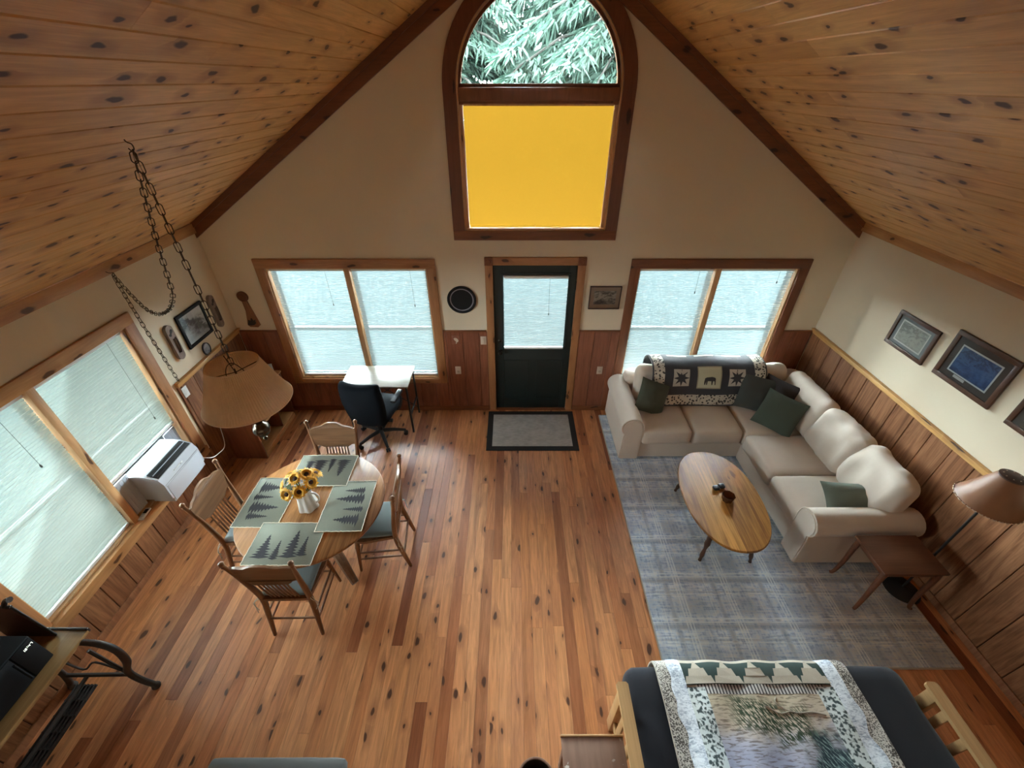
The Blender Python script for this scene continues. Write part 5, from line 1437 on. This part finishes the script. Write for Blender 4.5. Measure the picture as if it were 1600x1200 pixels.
framed('brown framed picture with pale double mat nearest the right corner', 'framed_picture', (XR - .001, 3.425, 1.793), .455, .335, .035, m_brfr, plain('slate_mat', (.22, .24, .24), .7), print_mat('grey_wood_print', [(0.272, 0.272, 0.238), (0.408, 0.408, 0.357), (0.204, 0.212, 0.187), (0.510, 0.527, 0.476)], 14, 16, 2.0), .29, .185, 'r', line=plain('white_liner', (.66, .66, .62), .7))
framed('large brown framed picture of blue water on the right wall', 'framed_picture', (XR - .001, 2.815, 1.850), .53, .420, .040, m_brfr, plain('espresso_mat', (.075, .060, .052), .6), print_mat('blue_water_print', [(0.014, 0.034, 0.119), (0.034, 0.085, 0.238), (0.060, 0.128, 0.323), (0.020, 0.043, 0.136), (0.085, 0.170, 0.374)], 12, 18, 7.0), .325, .215, 'r', line=plain('pale_liner', (.62, .66, .68), .7), plate=(-.05, -.135))
framed('brown framed picture cut off at the right edge of the photo', 'framed_picture', (XR - .001, 2.16, 1.835), .50, .40, .038, m_brfr, plain('grey_brown_mat', (.13, .115, .10), .6), print_mat('grey_print', [(0.170, 0.187, 0.204), (0.374, 0.391, 0.408), (0.680, 0.680, 0.680)], 12, 18, 11.0), .30, .20, 'r', line=plain('liner_three', (.62, .62, .60), .7))
ovp = thing('oval_picture', 'tiny oval blue-grey picture below the black framed photograph', 'picture', (XL + .001, 3.995, 1.325), PI / 2)
e1 = oval(.060, .072, 32)
M().prism([e1, oval(.050, .062, 32)], -.014, 0, 'xz').obj('frame_ring', plain('navy_ring', (.03, .035, .06), .4), ovp, 30)
M().prism([oval(.052, .064, 32)], -.008, -.001, 'xz').obj('picture_disc', print_mat('tiny_blue_print', [(0.170, 0.204, 0.289), (0.374, 0.425, 0.544), (0.578, 0.629, 0.748)], 30, 20, 1.0), ovp, 30)
m_pul = wood('weathered_pulley_wood', [(0.27, 0.205, 0.18)], 'Z', 0.0, rough=.7, grain=.35)
def plaque(label, y, z, h, w, seed):
    t = thing('cutout_plaque', label, 'wall decor', (XL + .001, y, z), PI / 2)
    def rr(a, b): return oval(a, b, 36, 5.0 if b > a * 2 else 4)
    outer_ = [(x_, (z_ if abs(z_) < h / 2 - w / 2 else z_)) for x_, z_ in [(w / 2 * math.cos(k * PI / 12), h / 2 - w / 2 + w / 2 * math.sin(k * PI / 12)) for k in range(13)] + [(-w / 2 * math.cos(k * PI / 12), -h / 2 + w / 2 - w / 2 * math.sin(k * PI / 12)) for k in range(13)]]
    slot = [(.018, -h * .30), (.018, h * .12), (-.018, h * .12), (-.018, -h * .30)]
    M().prism([outer_, slot], -.032, 0, 'xz').obj('wood_block', m_pul, t, 30)
    rd = random.Random(seed)
    M().prism([[(-.030, h * .22), (-.010, h * .20), (0, h * .26), (.022, h * .30), (.028, h * .36), (.012, h * .38), (-.004, h * .35), (-.012, h * .28), (-.030, h * .27)]], -.036, -.030, 'xz').obj('iron_figure', m_iron, t, None)
    M().tube(spline([(.02, -.034, h * .14), (.026, -.036, h * .04), (.022, -.034, -h * .22), (.008, -.034, -h * .30), (-.008, -.034, -h * .26)], 4), .004, 6).obj('iron_hook', m_iron, t)
    return t
plaque('weathered wooden cutout plaque with iron figure beside the left window casing', 3.637, 1.61, .37, .090, 2)
plaque('weathered wooden cutout plaque near the left corner behind the lamp chain', 4.345, 1.605, .38, .085, 6)
# banjo shaped wall clock
bc = thing('wall_clock', 'small wooden banjo clock with dark figure in the left corner of the end wall', 'clock', (-3.10, YE - .001, 1.50))
yl(M().lathe([(.040, 0), (.062, .004), (.064, .020), (.052, .028), (.046, .020)], 32).obj('clock_case', m_darktrim, bc, 40, (-.02, 0, .178)))
yl(M().lathe([(.047, .010), (.047, .014), (0, .014)], 28).obj('dial', plain('dial_pink_white', (.48, .40, .38), .5), bc, 30, (-.02, 0, .178)))
M().prism([[(-.045, .125), (.010, .125), (.022, .05), (.05, -.12), (.06, -.19), (.03, -.215), (-.06, -.21), (-.085, -.185), (-.045, .0)]], -.022, 0, 'xz').obj('neck_board', m_panel_s, bc, 30)
M().prism([[(-.075, -.175), (-.05, -.115), (-.03, -.13), (-.01, -.09), (.005, -.125), (.03, -.11), (.025, -.16), (.0, -.18), (-.04, -.185)]], -.034, -.022, 'xz').obj('dark_figure', m_iron, bc, None)
M().tube([(-.02, -.016, .178), (-.02, -.016, .205)], .0015, 5).obj('hand', m_black, bc); M().tube([(-.02, -.016, .178), (.0, -.016, .185)], .0015, 5).obj('hand', m_black, bc)
# switch plates and outlets
YP = YE - .0165
sw = thing('moose_switch_plate', 'dark square switch plate with pale moose figure left of the door', 'switch', (-.690, YP, 1.10))
M().box((0, -.003, .01), (.098, .006, .125), .003).obj('plate', m_panel_e, sw)
M().prism([[(-.03, .03), (-.01, .04), (.01, .035), (.022, .02), (.03, .0), (.02, -.02), (.0, -.022), (-.008, -.005), (-.02, .005)]], -.009, -.006, 'xz').obj('moose_figure', m_ivory, sw, None)
M().box((0, -.008, -.03), (.012, .008, .022), .002).obj('toggle', m_ivory, sw)
s2 = thing('light_switch', 'ivory light switch right beside the door casing', 'switch', (-.352, YP, 1.10))
M().box((0, -.003, 0), (.072, .006, .116), .003).obj('plate', m_ivory, s2); M().box((0, -.007, 0), (.030, .006, .062), .002).obj('rocker', m_ivory, s2)
for lab, x in (('ivory wall outlet low between the desk and the door', -.697), ('ivory wall outlet low between the door and the sofa', 1.136)):
    s3 = thing('wall_outlet', lab, 'outlet', (x, YP, .658), group='wall outlets')
    M().box((0, -.003, 0), (.072, .006, .116), .003).obj('plate', m_ivory, s3)
    for z in (-.02, .02): M().box((0, -.0065, z), (.030, .003, .026), .004).obj('socket', plain('socket_tan', (.40, .32, .25), .5) if z < 0 else m_ivory, s3)
s4 = thing('wall_outlet', 'white outlet on the left wainscot where the lamp cord ends', 'outlet', (XL + .0165, 3.47, 1.13), PI / 2, 'wall outlets')
M().box((0, -.003, 0), (.072, .006, .116), .003).obj('plate', m_white, s4)
for z in (-.02, .02): M().box((0, -.0065, z), (.030, .003, .026), .004).obj('socket', m_white, s4)
